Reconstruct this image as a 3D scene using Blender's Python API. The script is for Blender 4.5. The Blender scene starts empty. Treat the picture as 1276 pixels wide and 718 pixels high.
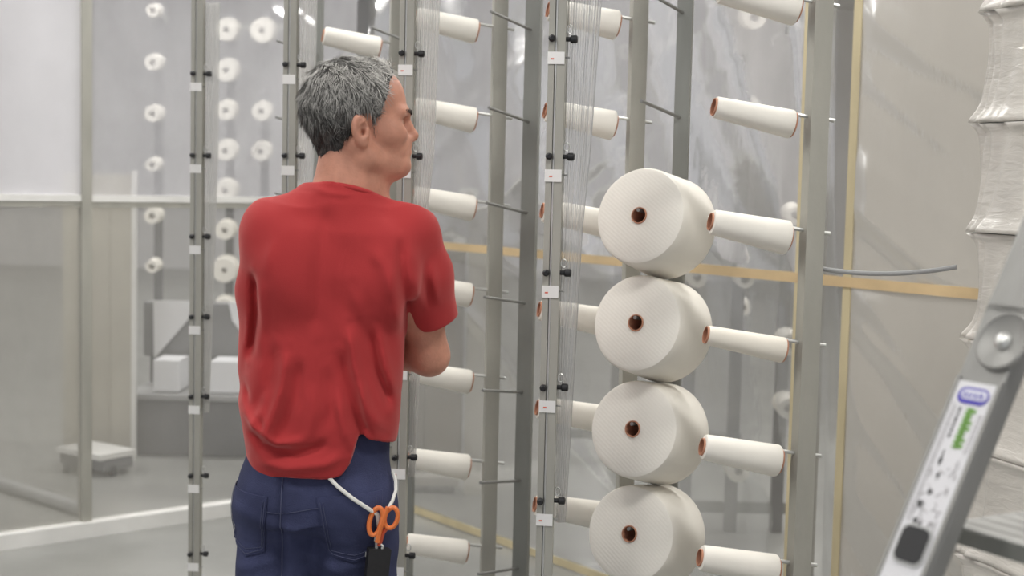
import bpy, bmesh, math, random
import numpy as np
import openvdb
from mathutils import Vector, Matrix
from mathutils.bvhtree import BVHTree

random.seed(7); RNG = np.random.default_rng(7)
SC = bpy.context.scene
COL = SC.collection
PI = math.pi
R = math.radians

# ------------------------------------------------------------------ camera
cd = bpy.data.cameras.new('camera'); cam = bpy.data.objects.new('camera', cd); COL.objects.link(cam)
cd.sensor_width = 36.0; cd.lens = 49.46; cd.clip_end = 100
cam.matrix_world = Matrix.Translation((0, 0, 1.5)) @ Matrix.Rotation(R(90 - 4.4), 4, 'X') @ Matrix.Rotation(R(1.35), 4, 'Z')
cd.dof.use_dof = True; cd.dof.focus_distance = 2.95; cd.dof.aperture_fstop = 3.7
SC.camera = cam
# ------------------------------------------------------------------ world, exposure
w = bpy.data.worlds.new('world'); SC.world = w; w.use_nodes = True
w.node_tree.nodes['Background'].inputs[0].default_value = (0.93, 0.95, 1.0, 1)
w.node_tree.nodes['Background'].inputs[1].default_value = 0.55
SC.view_settings.view_transform = 'Standard'; SC.view_settings.look = 'None'
SC.view_settings.exposure = 0.38; SC.view_settings.gamma = 1.0
SC.cycles.transparent_max_bounces = 24; SC.cycles.max_bounces = 8
# lamp rows of the hall, plus one added fill lamp: (x, y, length direction angle), power per fixture
LAMPS = [(2.9, 6.2), (-1.9, 1.2), (1.5, 1.2), (-1.9, 4.4), (1.5, 4.4), (-5.2, 4.4), (-1.9, 8.0), (2.2, 8.0), (-5.4, 8.2), (-3.0, 13.0), (2.6, 13.0), (-2.66, 17.0, 3.46, 90), (-8.6, 17.0, 3.46, 90), (1.2, 17.0, 3.46, 90)]  # first entry is an added, unseen lamp that brightens the right-hand film from behind
LAMP_POWER = 46.0

# ------------------------------------------------------------------ helpers
class MB:
    """collects shapes, then builds ONE mesh object"""
    def __init__(s): s.v = []; s.f = []
    def add(s, vs, fs, M=None):
        o = len(s.v)
        s.v += [tuple(M @ Vector(v)) if M else tuple(v) for v in vs]
        s.f += [tuple(i + o for i in f) for f in fs]
        return s
    def box(s, c, d, M=None, bev=0.0):
        bm = bmesh.new(); bmesh.ops.create_cube(bm, size=1)
        bmesh.ops.scale(bm, vec=d, verts=bm.verts)
        if bev: bmesh.ops.bevel(bm, geom=bm.edges[:], offset=bev, segments=2, affect='EDGES', profile=.6)
        bmesh.ops.translate(bm, vec=c, verts=bm.verts)
        return s.bm(bm, M)
    def bm(s, bm, M=None):
        bm.verts.index_update()
        s.add([v.co.copy() for v in bm.verts], [[v.index for v in f.verts] for f in bm.faces], M); bm.free(); return s
    def tube(s, pts, r, n=10, cap=True, closed=False):
        pts = [Vector(p) for p in pts]; m = len(pts)
        rs = r if isinstance(r, (list, tuple)) else [r] * m
        o = len(s.v); up = None
        for i, p in enumerate(pts):
            if closed: t = (pts[(i + 1) % m] - pts[i - 1]).normalized()
            else: t = (pts[min(i + 1, m - 1)] - pts[max(i - 1, 0)]).normalized()
            if up is None:
                up = t.orthogonal().normalized()
            up = (up - t * up.dot(t)).normalized(); b = t.cross(up)
            for k in range(n):
                a = 2 * PI * k / n; s.v.append(tuple(p + (up * math.cos(a) + b * math.sin(a)) * rs[i]))
        for i in range(m if closed else m - 1):
            j = (i + 1) % m
            for k in range(n):
                l = (k + 1) % n; s.f.append((o + i * n + k, o + i * n + l, o + j * n + l, o + j * n + k))
        if cap and not closed:
            s.f.append(tuple(o + k for k in reversed(range(n)))); s.f.append(tuple(o + (m - 1) * n + k for k in range(n)))
        return s
    def lathe(s, prof, n=32, M=None, closed=True):
        """profile [(r, z)] turned about Z; closed = the profile is a loop (a ring body)"""
        o = len(s.v); m = len(prof)
        for r, z in prof:
            for k in range(n):
                a = 2 * PI * k / n; v = Vector((r * math.cos(a), r * math.sin(a), z)); s.v.append(tuple(M @ v if M else v))
        for i in range(m if closed else m - 1):
            j = (i + 1) % m
            for k in range(n):
                l = (k + 1) % n; s.f.append((o + i * n + k, o + i * n + l, o + j * n + l, o + j * n + k))
        return s
    def prism(s, poly, h, M=None):
        n = len(poly); o = len(s.v)
        for z in (0, h):
            for x, y in poly:
                v = Vector((x, y, z)); s.v.append(tuple(M @ v if M else v))
        s.f.append(tuple(o + i for i in reversed(range(n)))); s.f.append(tuple(o + n + i for i in range(n)))
        for i in range(n): j = (i + 1) % n; s.f.append((o + i, o + j, o + n + j, o + n + i))
        return s
    def build(s, name, mat, parent=None, smooth=False, loc=None):
        me = bpy.data.meshes.new(name); me.from_pydata(s.v, [], s.f); me.update()
        bm = bmesh.new(); bm.from_mesh(me); bmesh.ops.recalc_face_normals(bm, faces=bm.faces); bm.to_mesh(me); bm.free()
        return link(name, me, mat, parent, smooth, loc)

def link(name, me, mat, parent=None, smooth=False, loc=None):
    if mat is not None: me.materials.append(mat)
    if smooth:
        me.polygons.foreach_set('use_smooth', [True] * len(me.polygons))
        if smooth != 'all':
            me.set_sharp_from_angle(angle=R(38))
    o = bpy.data.objects.new(name, me); COL.objects.link(o)
    if parent: o.parent = parent
    if loc: o.location = loc
    return o
def tag(o, label=None, cat=None, group=None, kind=None):
    if label: o['label'] = label
    if cat: o['category'] = cat
    if group: o['group'] = group
    if kind: o['kind'] = kind
    return o
def empty(name, loc=(0, 0, 0), rot=None):
    o = bpy.data.objects.new(name, None); COL.objects.link(o); o.empty_display_size = .1
    o.location = loc
    if rot is not None: o.rotation_euler = rot
    return o
def copy_tree(o, parent=None):
    c = o.copy(); COL.objects.link(c)
    if parent: c.parent = parent
    for ch in o.children: copy_tree(ch, c)
    return c

# ------------------------------------------------------------------ materials
def mat(name, col, rough=.5, metal=0.0, noise=None, bump=None, spec=.5, sss=0, coat=0, ns=None):
    """noise=(scale, amount, stretch): colour variation; bump=(scale, strength, stretch)"""
    m = bpy.data.materials.new(name); m.use_nodes = True
    N = m.node_tree.nodes; L = m.node_tree.links; b = N['Principled BSDF']
    b.inputs['Base Color'].default_value = (*col, 1); b.inputs['Roughness'].default_value = rough
    b.inputs['Metallic'].default_value = metal; b.inputs['Specular IOR Level'].default_value = spec
    b.inputs['Coat Weight'].default_value = coat
    if sss: b.inputs['Subsurface Weight'].default_value = sss; b.inputs['Subsurface Radius'].default_value = (.012, .005, .003); b.inputs['Subsurface Scale'].default_value = 1.0
    def nz(scale, stretch, det=5):
        tc = N.new('ShaderNodeTexCoord'); mp = N.new('ShaderNodeMapping'); mp.inputs['Scale'].default_value = stretch or (1, 1, 1)
        n = N.new('ShaderNodeTexNoise'); n.inputs['Scale'].default_value = scale; n.inputs['Detail'].default_value = det
        L.new(tc.outputs['Object'], mp.inputs['Vector']); L.new(mp.outputs[0], n.inputs['Vector']); return n
    if noise:
        n = nz(noise[0], noise[2] if len(noise) > 2 else None)
        r = N.new('ShaderNodeValToRGB'); a = noise[1]
        r.color_ramp.elements[0].position = .3; r.color_ramp.elements[1].position = .7
        r.color_ramp.elements[0].color = (*[max(0, c * (1 - a)) for c in col], 1); r.color_ramp.elements[1].color = (*[min(1, c * (1 + a)) for c in col], 1)
        L.new(n.outputs['Fac'], r.inputs[0]); L.new(r.outputs[0], b.inputs['Base Color'])
    if bump:
        n = nz(bump[0], bump[2] if len(bump) > 2 else None)
        p = N.new('ShaderNodeBump'); p.inputs['Strength'].default_value = bump[1]; p.inputs['Distance'].default_value = .01
        L.new(n.outputs['Fac'], p.inputs['Height']); L.new(p.outputs[0], b.inputs['Normal'])
    return m

def sheet_mat(name, col, haze, haze_var=.1, gloss=.25, rough=.18, scale=3.0, stretch=(1, 1, 1), bump=.25):
    """thin plastic film: partly clear, partly milky, glossy"""
    m = bpy.data.materials.new(name); m.use_nodes = True
    N = m.node_tree.nodes; L = m.node_tree.links; N.remove(N['Principled BSDF']); out = N['Material Output']
    tr = N.new('ShaderNodeBsdfTransparent'); tr.inputs[0].default_value = (.97, .97, .97, 1)
    df = N.new('ShaderNodeBsdfDiffuse'); df.inputs[0].default_value = (*col, 1)
    tl = N.new('ShaderNodeBsdfTranslucent'); tl.inputs[0].default_value = (*col, 1)
    mx = N.new('ShaderNodeMixShader'); mx.inputs[0].default_value = .45; L.new(df.outputs[0], mx.inputs[1]); L.new(tl.outputs[0], mx.inputs[2])
    tc = N.new('ShaderNodeTexCoord'); mp = N.new('ShaderNodeMapping'); mp.inputs['Scale'].default_value = stretch; L.new(tc.outputs['Object'], mp.inputs[0])
    n = N.new('ShaderNodeTexNoise'); n.inputs['Scale'].default_value = scale; n.inputs['Detail'].default_value = 6; L.new(mp.outputs[0], n.inputs['Vector'])
    mr = N.new('ShaderNodeMapRange'); mr.inputs[1].default_value = .3; mr.inputs[2].default_value = .7
    mr.inputs[3].default_value = max(0, haze - haze_var); mr.inputs[4].default_value = min(1, haze + haze_var); L.new(n.outputs['Fac'], mr.inputs[0])
    m1 = N.new('ShaderNodeMixShader'); L.new(mr.outputs[0], m1.inputs[0]); L.new(tr.outputs[0], m1.inputs[1]); L.new(mx.outputs[0], m1.inputs[2])
    gl = N.new('ShaderNodeBsdfGlossy'); gl.inputs[1].default_value = rough
    bp = N.new('ShaderNodeBump'); bp.inputs['Strength'].default_value = bump; bp.inputs['Distance'].default_value = .02
    L.new(n.outputs['Fac'], bp.inputs['Height']); L.new(bp.outputs[0], gl.inputs['Normal'])
    lw = N.new('ShaderNodeLayerWeight'); lw.inputs[0].default_value = .35; L.new(bp.outputs[0], lw.inputs['Normal'])
    ml = N.new('ShaderNodeMath'); ml.operation = 'MULTIPLY'; ml.inputs[1].default_value = gloss; L.new(lw.outputs['Fresnel'], ml.inputs[0])
    m2 = N.new('ShaderNodeMixShader'); L.new(ml.outputs[0], m2.inputs[0]); L.new(m1.outputs[0], m2.inputs[1]); L.new(gl.outputs[0], m2.inputs[2])
    L.new(m2.outputs[0], out.inputs[0]); return m

def emit_mat(name, col, st):
    m = bpy.data.materials.new(name); m.use_nodes = True; b = m.node_tree.nodes['Principled BSDF']
    b.inputs['Base Color'].default_value = (.9, .9, .9, 1); b.inputs['Emission Color'].default_value = (*col, 1); b.inputs['Emission Strength'].default_value = st; return m

def yarn_mat(name, col, sc):
    m = mat(name, col, .95, 0, (9, .035), None, .1)
    N = m.node_tree.nodes; L = m.node_tree.links; b = N['Principled BSDF']
    tc = N.new('ShaderNodeTexCoord'); h = None
    for rot in (9, -9):
        mp = N.new('ShaderNodeMapping'); mp.inputs['Rotation'].default_value = (R(rot), R(rot * .7), 0); L.new(tc.outputs['Object'], mp.inputs[0])
        wv = N.new('ShaderNodeTexWave'); wv.bands_direction = 'Z'; wv.inputs['Scale'].default_value = sc; wv.inputs['Distortion'].default_value = 1.5; wv.inputs['Detail'].default_value = 2; wv.inputs['Detail Scale'].default_value = 2
        L.new(mp.outputs[0], wv.inputs[0])
        if h is None: h = wv
        else:
            ad = N.new('ShaderNodeMath'); ad.operation = 'ADD'; L.new(h.outputs['Fac'], ad.inputs[0]); L.new(wv.outputs['Fac'], ad.inputs[1]); h = ad
    bp = N.new('ShaderNodeBump'); bp.inputs['Strength'].default_value = .06; bp.inputs['Distance'].default_value = .003
    L.new(h.outputs[0], bp.inputs['Height']); L.new(bp.outputs[0], b.inputs['Normal'])
    return m

M = {}
M['steel'] = mat('galvanised_steel', (.41, .40, .355), .5, .22, (14, .10, (1, 1, .25)), (60, .06))
M['steel_dark'] = mat('grey_painted_steel', (.25, .255, .235), .5, .2, (14, .10, (1, 1, .25)))
M['steel_bright'] = mat('bright_steel_rod', (.62, .62, .60), .35, .75)
M['rod'] = mat('dull_steel_rod', (.30, .30, .29), .45, .6)
M['alu'] = mat('brushed_aluminium', (.30, .295, .28), .48, .30, (30, .06, (1, 1, .1)), (90, .05, (1, 1, .05)))
M['black'] = mat('black_plastic', (.012, .012, .014), .45)
M['white_label'] = mat('white_paper_label', (.86, .85, .83), .7)
M['red_ink'] = mat('red_print', (.72, .16, .10), .7)
M['yarn'] = yarn_mat('cream_cotton_yarn', (.86, .825, .755), 210)
M['yarn_cream'] = yarn_mat('ivory_cotton_yarn', (.83, .78, .69), 90)
M['paper_tube'] = mat('brown_paper_tube', (.50, .24, .15), .8, 0, (30, .15))
M['tape'] = mat('yellow_tape', (.63, .54, .345), .55, 0, (6, .14, (1, 1, .4)))
M['tape_orange'] = mat('ochre_tape', (.66, .49, .28), .55, 0, (5, .16))
M['white_rail'] = mat('white_painted_rail', (.80, .79, .76), .5, 0, (8, .05))
M['concrete'] = mat('sealed_concrete', (.30, .30, .285), .28, 0, (2.2, .16), (40, .05), .5)
M['hall_wall'] = mat('pale_hall_wall', (.72, .71, .72), .8, 0, (.8, .06))
M['ceiling'] = mat('white_ceiling', (.8, .8, .8), .85)
M['dark_grey'] = mat('dark_grey_machine', (.16, .16, .165), .5, .2, (4, .15))
M['mid_grey'] = mat('mid_grey_machine', (.36, .36, .36), .55, .1, (4, .1))
M['white_part'] = mat('white_machine_plate', (.85, .85, .87), .5)
M['beige'] = mat('beige_panel', (.50, .47, .40), .7, 0, (3, .08))
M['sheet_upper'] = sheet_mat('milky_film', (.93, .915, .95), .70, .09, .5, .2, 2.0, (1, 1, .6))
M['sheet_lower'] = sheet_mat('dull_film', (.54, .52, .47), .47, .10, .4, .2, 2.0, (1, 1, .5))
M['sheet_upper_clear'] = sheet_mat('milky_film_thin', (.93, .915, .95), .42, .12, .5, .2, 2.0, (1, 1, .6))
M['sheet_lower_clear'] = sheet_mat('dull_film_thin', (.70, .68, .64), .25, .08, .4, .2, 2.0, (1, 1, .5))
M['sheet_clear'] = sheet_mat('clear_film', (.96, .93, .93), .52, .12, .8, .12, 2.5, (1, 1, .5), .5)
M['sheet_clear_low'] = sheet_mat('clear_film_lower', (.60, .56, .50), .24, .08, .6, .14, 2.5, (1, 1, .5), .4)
M['sheet_milky'] = sheet_mat('opaque_film', (.60, .565, .515), .92, .05, .35, .3, 3.0, (1, 1, .5), .4)
M['separator'] = sheet_mat('separator_film', (.80, .79, .76), .36, .14, .9, .15, 60, (1, 1, .02), .5)
M['separator_pale'] = sheet_mat('pale_separator_film', (.80, .79, .76), .68, .08, .5, .25, 60, (1, 1, .02), .4)

# ------------------------------------------------------------------ room shell
def struct(name, mb, m, parent=None, smooth=False):
    o = mb.build(name, m, parent, smooth)
    if parent is None: o['kind'] = 'structure'
    return o
struct('floor', MB().box((-1, 9, -.05), (22, 26, .1)), M['concrete'])
struct('ceiling', MB().box((-1, 9, 4.25), (22, 26, .1)), M['ceiling'])
struct('wall_far', MB().box((-1, 21.9, 2.1), (22, .2, 4.2)), M['hall_wall'])
struct('wall_west', MB().box((-11.9, 9, 2.1), (.2, 26, 4.2)), M['hall_wall'])
struct('wall_east', MB().box((9.9, 9, 2.1), (.2, 26, 4.2)), M['hall_wall'])

lamp_mat = emit_mat('lamp_tube', (1.0, .98, .95), 9)
def ceiling_light(x, y, z=4.2, yaw=0):
    t = empty('ceiling_light', (x, y, z), (0, 0, R(yaw)))
    if z < 4.1:
        for q in (-.6, .6): MB().tube([(q, 0, 0), (q, 0, 4.2 - z)], .008, 6).build('hanger', M['steel'], t)
    MB().box((0, 0, -.03), (1.5, .30, .06), None, .01).build('housing', M['white_part'], t)
    for s in (-1, 1):
        MB().tube([(-.72, s * .11, -.08), (.72, s * .11, -.08)], .016, 10).build('lamp_tube', lamp_mat, t)
    l = bpy.data.lights.new('lamp_glow', 'AREA'); l.shape = 'RECTANGLE'; l.size = 1.5; l.size_y = .5; l.energy = LAMP_POWER; l.color = (1.0, .985, .95)
    lo = bpy.data.objects.new('lamp_glow', l); COL.objects.link(lo); lo.parent = t; lo.location = (0, 0, -.11)
    return tag(t, 'twin tube ceiling light hanging over the hall', 'lamp', 'ceiling lights of the hall')
for lp in LAMPS: ceiling_light(*lp)

# ------------------------------------------------------------------ plastic enclosure
WR0 = Vector((.279, 5.306, 0)); WRD = Vector((.61, -.79, 0)).normalized(); WRN = Vector((-.79, -.61, 0)).normalized()   # right wall line, normal to camera side
TSC = math.hypot(.61, .79)
WL0 = Vector((-2.0, 5.47, 0)); WLD = Vector((.79, .656, 0)).normalized(); WLN = Vector((.656, -.79, 0)).normalized()
def wave(u, z, seed, diag=0.0, amp=.012):
    r = random.Random(seed); d = 0
    for _ in range(7):
        fu = r.uniform(1.5, 7); ph = r.uniform(0, 6.28); dg = diag * r.uniform(.6, 1.3)
        d += r.uniform(.3, 1) * math.sin(fu * (u + dg * z) * 2.2 + ph + .7 * math.sin(z * 1.7 + ph))
    return d * amp / 3
def folds(u, z, seed, n, u0, u1, slope, amp):
    """sharp creases running diagonally"""
    r = random.Random(seed); d = 0
    for _ in range(n):
        c = r.uniform(u0 - 1.2, u1 + 1.2); sl = slope * r.uniform(.75, 1.3); wd = r.uniform(.014, .05)
        e = (z - 1.2 - c * 1.0 - sl * u) / math.sqrt(1 + sl * sl)
        d += r.uniform(-.4, 1) * amp * math.exp(-(e / (wd * 1.7)) ** 2)
    return d
def sheet(name, o0, D, Nn, u0, u1, z0, z1, m, parent, seed, diag=0, amp=.012, fold=None, nu=60, nz=60):
    vs = []; fs = []
    for j in range(nz + 1):
        z = z0 + (z1 - z0) * j / nz
        for i in range(nu + 1):
            u = u0 + (u1 - u0) * i / nu
            edge = min(1, min(u - u0, u1 - u, z - z0, z1 - z) / .06)
            d = wave(u, z, seed, diag, amp)
            if fold: d += folds(u, z, seed + 5, fold[0], u0, u1, fold[1], fold[2])
            vs.append(o0 + D * u + Vector((0, 0, z)) + Nn * (d * max(edge, 0)))
    w_ = nu + 1
    for j in range(nz):
        for i in range(nu): a = j * w_ + i; fs.append((a, a + 1, a + w_ + 1, a + w_))
    return MB().add(vs, fs).build(name, m, parent, 'all')
def bar(name, o0, D, Nn, u0, z0, u1, z1, wid, thick, m, parent, off=0.0, kind=None):
    """flat bar on a wall between (u0,z0) and (u1,z1)"""
    a = o0 + D * u0 + Vector((0, 0, z0)) + Nn * off; b = o0 + D * u1 + Vector((0, 0, z1)) + Nn * off
    t = (b - a).normalized(); s = t.cross(Nn).normalized()
    vs = []
    for p in (a, b):
        for q in (-1, 1):
            for k in (0, 1): vs.append(p + s * q * wid / 2 + Nn * k * thick)
    return MB().add(vs, [(0, 1, 3, 2), (4, 6, 7, 5), (0, 4, 5, 1), (2, 3, 7, 6), (0, 2, 6, 4), (1, 5, 7, 3)]).build(name, m, parent)

ZT = 1.21
U_A, U_B = 1.046 * TSC, 1.24 * TSC           # the two taped seams
UC = -1.586 * TSC                            # the corner with the left wall
UE = 3.6
wr = bar('wall_right', WR0, WRD, WRN, UC, 2.75, UE, 2.75, .08, .05, M['steel'], None, -.06); wr['kind'] = 'structure'
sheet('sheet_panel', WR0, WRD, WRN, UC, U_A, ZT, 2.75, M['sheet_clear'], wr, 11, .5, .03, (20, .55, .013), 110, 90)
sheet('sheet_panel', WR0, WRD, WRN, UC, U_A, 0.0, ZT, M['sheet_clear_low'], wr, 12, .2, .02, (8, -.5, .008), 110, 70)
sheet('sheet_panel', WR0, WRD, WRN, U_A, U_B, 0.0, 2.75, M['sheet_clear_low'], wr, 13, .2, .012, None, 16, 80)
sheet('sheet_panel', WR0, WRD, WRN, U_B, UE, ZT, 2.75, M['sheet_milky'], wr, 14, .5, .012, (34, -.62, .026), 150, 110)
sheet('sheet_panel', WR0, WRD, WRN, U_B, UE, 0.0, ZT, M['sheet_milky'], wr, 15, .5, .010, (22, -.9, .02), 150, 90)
for u in (U_A, U_B): bar('tape_strip', WR0, WRD, WRN, u, 0.02, u, 2.72, .030, .003, M['tape'], wr, .004)
bar('tape_strip', WR0, WRD, WRN, UC, ZT, U_A, ZT - .0, .032, .003, M['tape_orange'], wr, .006)
bar('tape_strip', WR0, WRD, WRN, U_A, ZT, UE, ZT - .0, .032, .003, M['tape_orange'], wr, .009)
bar('tape_strip', WR0, WRD, WRN, UC, .02, UE, .02, .03, .003, M['tape'], wr, .006)
for u in (UC + .02, U_A + .03, UE - .05):
    bar('frame_post', WR0, WRD, WRN, u, 0, u, 2.75, .05, .04, M['steel'], wr, -.06)

wl = bar('wall_left', WL0, WLD, WLN, -3.0, 2.75, 1.64, 2.75, .08, .05, M['steel'], None, -.06); wl['kind'] = 'structure'
UP = (Vector((-1.782, 5.755, 0)) - WL0).dot(WLD)
ZR = 1.385
UPS = [-3.0, UP - 1.5, UP, 1.64]
for i in range(3):
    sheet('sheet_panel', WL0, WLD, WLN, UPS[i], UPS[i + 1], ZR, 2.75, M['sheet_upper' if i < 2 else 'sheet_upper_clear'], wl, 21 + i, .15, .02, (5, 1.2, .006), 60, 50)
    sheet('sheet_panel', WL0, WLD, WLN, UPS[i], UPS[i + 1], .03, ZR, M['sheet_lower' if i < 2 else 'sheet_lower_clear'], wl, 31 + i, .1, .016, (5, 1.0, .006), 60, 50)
    bar('middle_rail', WL0, WLD, WLN, UPS[i] + .02, ZR, UPS[i + 1] - .02, ZR, .026, .02, M['white_rail'], wl, -.012)
    bar('cross_bar', WL0, WLD, WLN, UPS[i] + .02, ZR - .026, UPS[i + 1] - .02, ZR - .026, .022, .018, M['steel'], wl, -.014)
bar('bottom_rail', WL0, WLD, WLN, -3.0, .03, 1.64, .03, .06, .07, M['white_rail'], wl, -.02)
for u in UPS[:3]: bar('frame_post', WL0, WLD, WLN, u, 0, u, 2.75, .042, .045, M['steel'], wl, -.03)

# ------------------------------------------------------------------ creel
U_ = Vector
def pole_profile(mb, z0, z1, w=.036, d=.028):
    """lipped channel: body, two front lips, bright bead in the slot"""
    h = z1 - z0
    mb.prism([(-w/2, d/2), (-w/2, -d/2), (-w/2 + .013, -d/2), (-w/2 + .013, -d/2 + .006), (w/2 - .017, -d/2 + .006), (w/2 - .017, -d/2), (w/2, -d/2), (w/2, d/2)], h, Matrix.Translation((0, 0, z0)))
    return mb
GP = [(.085 - .355 * k, 3.04 + .44 * k) for k in range(4)]
DP = [(.662, 3.12), (.303, 3.58), (-.052, 4.04), (-.385, 4.50)]
PP = [(.402 - .359 * k, 3.43 + .469 * k) for k in range(4)]
GZ0, SZ0, PITCH = 1.761, 1.908, .25
DZ = [-.006, 0.0, .022, .012]      # small height differences between the posts
ORD = ['nearest', 'second', 'third', 'fourth and farthest']
SEPW = [[.080, .058, .046, .026], [.062, .052, .036, .018], [.054, .050, .040, .02], [.048, .046, .04, .02]]
def guide_post(k):
    x, y = GP[k]; t = empty('guide_post', (x, y, 0), (0, 0, R(-6)))
    top = 2.03
    pole_profile(MB(), 0, top).build('channel', M['steel'], t)
    MB().tube([(-.001, -.012, .02), (-.001, -.012, top - .01)], .0026, 6).build('bead', M['steel_bright'], t)
    MB().box((0, 0, .004), (.14, .12, .008), None, .002).build('base_plate', M['steel_dark'], t)
    for j in range(8):
        z = GZ0 - j * PITCH
        if z < .1: break
        lb = MB().box((-.001, -.0158, z), (.036, .0012, .026)).build('label', M['white_label'], t)
        if k < 2:
            MB().box((-.009 + .003 * (j % 2), -.0166, z - .002), (.007, .0006, .003)).build('printed_mark', M['red_ink'], lb)
        g = MB()
        zz = z + .041
        g.lathe([(.0001, -.010), (.0055, -.010), (.0075, -.006), (.0075, .002), (.004, .006), (.0001, .006)], 12, Matrix.Translation((-.0105, -.021, zz)) @ Matrix.Rotation(R(90), 4, 'X'), False)
        g.build('guide_knob', M['black'], t, True)
        g = MB()
        g.lathe([(.0001, 0), (.005, 0), (.005, .010), (.0085, .012), (.0085, .024), (.0055, .026), (.0001, .026)], 12, Matrix.Translation((.017, -.002, zz)) @ Matrix.Rotation(R(90), 4, 'Y'), False)
        g.build('guide_knob', M['black'], t, True)
        MB().tube([(.016, -.008, z + .002), (.028, -.010, z + .001)], .0018, 6).build('pin', M['rod'], t)
        # wire eyelet that leads the thread
        ev = [(.026 + .006 * math.sin(a), -.004, z + .062 + .009 * math.cos(a)) for a in [2 * PI * q / 12 for q in range(12)]]
        MB().tube(ev, .0012, 5, False, True).build('eyelet', M['steel_bright'], t)
    # separator film: wide at the top, gathered towards the bottom, with fine vertical pleats
    zs = [2.02, 1.55, 1.40, .75]; n = 26; vs = []; fs = []; rows = 40
    for r_ in range(rows + 1):
        z = zs[0] + (zs[-1] - zs[0]) * r_ / rows
        wd = float(np.interp(-z, [-q for q in zs], SEPW[k]))
        for i in range(n + 1):
            a = i / n; vs.append((.0185 + wd * a, .012 + .0045 * math.cos(a * PI * 13) + .004 * math.sin(z * 3 + a * 5), z))
    for r_ in range(rows):
        for i in range(n): q = r_ * (n + 1) + i; fs.append((q, q + 1, q + n + 2, q + n + 1))
    MB().add(vs, fs).build('separator_film', M['separator' if k == 0 else 'separator_pale'], t, 'all')
    return tag(t, ['grey guide post right of the man with clear pleated plastic film beside it',
                   'grey guide post directly behind the right shoulder of the man',
                   'grey guide post just left of the man\'s head',
                   'short grey guide post standing alone at the left with its top end showing'][k], 'post', 'guide posts of the creel')
for k in range(4): guide_post(k)

def sdir(p, q, tilt):
    d = Vector((q[0] - p[0], q[1] - p[1], 0)).normalized()
    return Vector((d.x * math.cos(R(tilt)), d.y * math.cos(R(tilt)), math.sin(R(tilt))))
DT, PT = 7.0, 8.0
DDIR = [sdir(DP[k], GP[k], DT) for k in range(4)]
PDIR = [Vector((-.55 * math.cos(R(PT)), -.835 * math.cos(R(PT)), math.sin(R(PT)))).normalized() for k in range(4)]
def creel_post(k, which):
    pos = (DP if which == 'D' else PP)[k]; di = (DDIR if which == 'D' else PDIR)[k]
    t = empty('creel_post', (pos[0], pos[1], 0))
    yaw = R(14) if which == 'D' else R(-14)
    c = MB(); Mz = Matrix.Rotation(yaw, 4, 'Z')
    w_, d_ = ((.043, .036) if which == 'D' else (.036, .03)) if k == 0 else ((.040, .03) if which == 'D' else (.042 if k < 3 else .02, .03))
    c.prism([(-w_/2, -d_/2), (w_/2, -d_/2), (w_/2, d_/2), (w_/2 - .006, d_/2), (w_/2 - .006, -d_/2 + .004), (-w_/2 + .006, -d_/2 + .004), (-w_/2 + .006, d_/2), (-w_/2, d_/2)], 2.35, Mz)
    c.build('channel', M['steel'] if which == 'D' else M['steel_dark'], t)
    MB().box((0, 0, .004), (.075, .075, .008), Mz, .002).build('base_plate', M['steel_dark'], t)
    for j in range(8):
        z = SZ0 - j * PITCH + (DZ[k] if which == 'D' else 0)
        if z < .12: break
        if which == 'D': a = -di * .042; b = di * .20; m_ = M['steel_bright']; r_ = .0045
        else: a = -di * .022; b = di * .212; m_ = M['rod']; r_ = .0042
        MB().tube([U_((0, 0, z)) + a, U_((0, 0, z)) + b], r_, 8).build('spindle', m_, t)
    pl = ['nearest', 'second nearest', 'third', 'farthest'][k]
    if which == 'D': lab = ['broad grey creel post at the right carrying the nearest small cones', 'grey creel post standing behind the stack of four big cones', 'grey creel post left of centre carrying the middle distance small cones', 'grey creel post mostly hidden behind the man\'s head'][k]
    else: lab = ['narrow grey creel post right behind the big cones with bare pins above them', 'dark grey creel post with a full column of bare angled pins', 'dark grey creel post hidden behind the guide post beside the man', 'thin dark creel post above the left side of the man\'s head'][k]
    return tag(t, lab, 'post', 'creel posts with spindles')
for k in range(4): creel_post(k, 'D'); creel_post(k, 'P')

# ---- cones
def ring_body(rb0, rb1, r0, r1, L, rnd=.006, over=.0):
    """yarn wound on a conical tube; local +Z from the small end to the big end"""
    p = [(rb0, 0.0), (r0 - rnd, 0.0), (r0 - rnd * .3, rnd * .3), (r0, rnd)]
    for i in range(1, 6): p.append((r0 + (r1 - r0) * i / 6, L * i / 6))
    p += [(r1, L - rnd), (r1 - rnd * .3, L - rnd * .3), (r1 - rnd, L), (rb1, L)]
    return p
def cone(front, axis, r0, r1, L, t0, t1, label, cat, group, m, ext=.004, tilt_extra=0, n=40):
    """front = centre of the small end, axis = unit vector from small to big end"""
    q = axis.to_track_quat('Z', 'Y')
    t = empty('yarn_cone', front); t.rotation_mode = 'QUATERNION'; t.rotation_quaternion = q
    MB().lathe(ring_body(t0 + .0005, t1 + .0005, r0, r1, L, min(.012, (r0 - t0) * .7)), n).build('yarn', m, t, True)
    b = .0022
    MB().lathe([(t0 - b, -ext), (t0, -ext), (t1, L + ext), (t1 - b, L + ext)], 24).build('paper_tube', M['paper_tube'], t, True)
    return tag(t, label, cat, group)
ROWORD = ['topmost', 'second from the top', 'third from the top', 'fourth from the top', 'fifth from the top', 'sixth from the top', 'lowest']
rr = random.Random(3)
NEAR_R = [(.027, .037), (.0235, .032), (.028, .0385), (.0215, .029), (.029, .0365), (.029, .037)]
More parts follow.
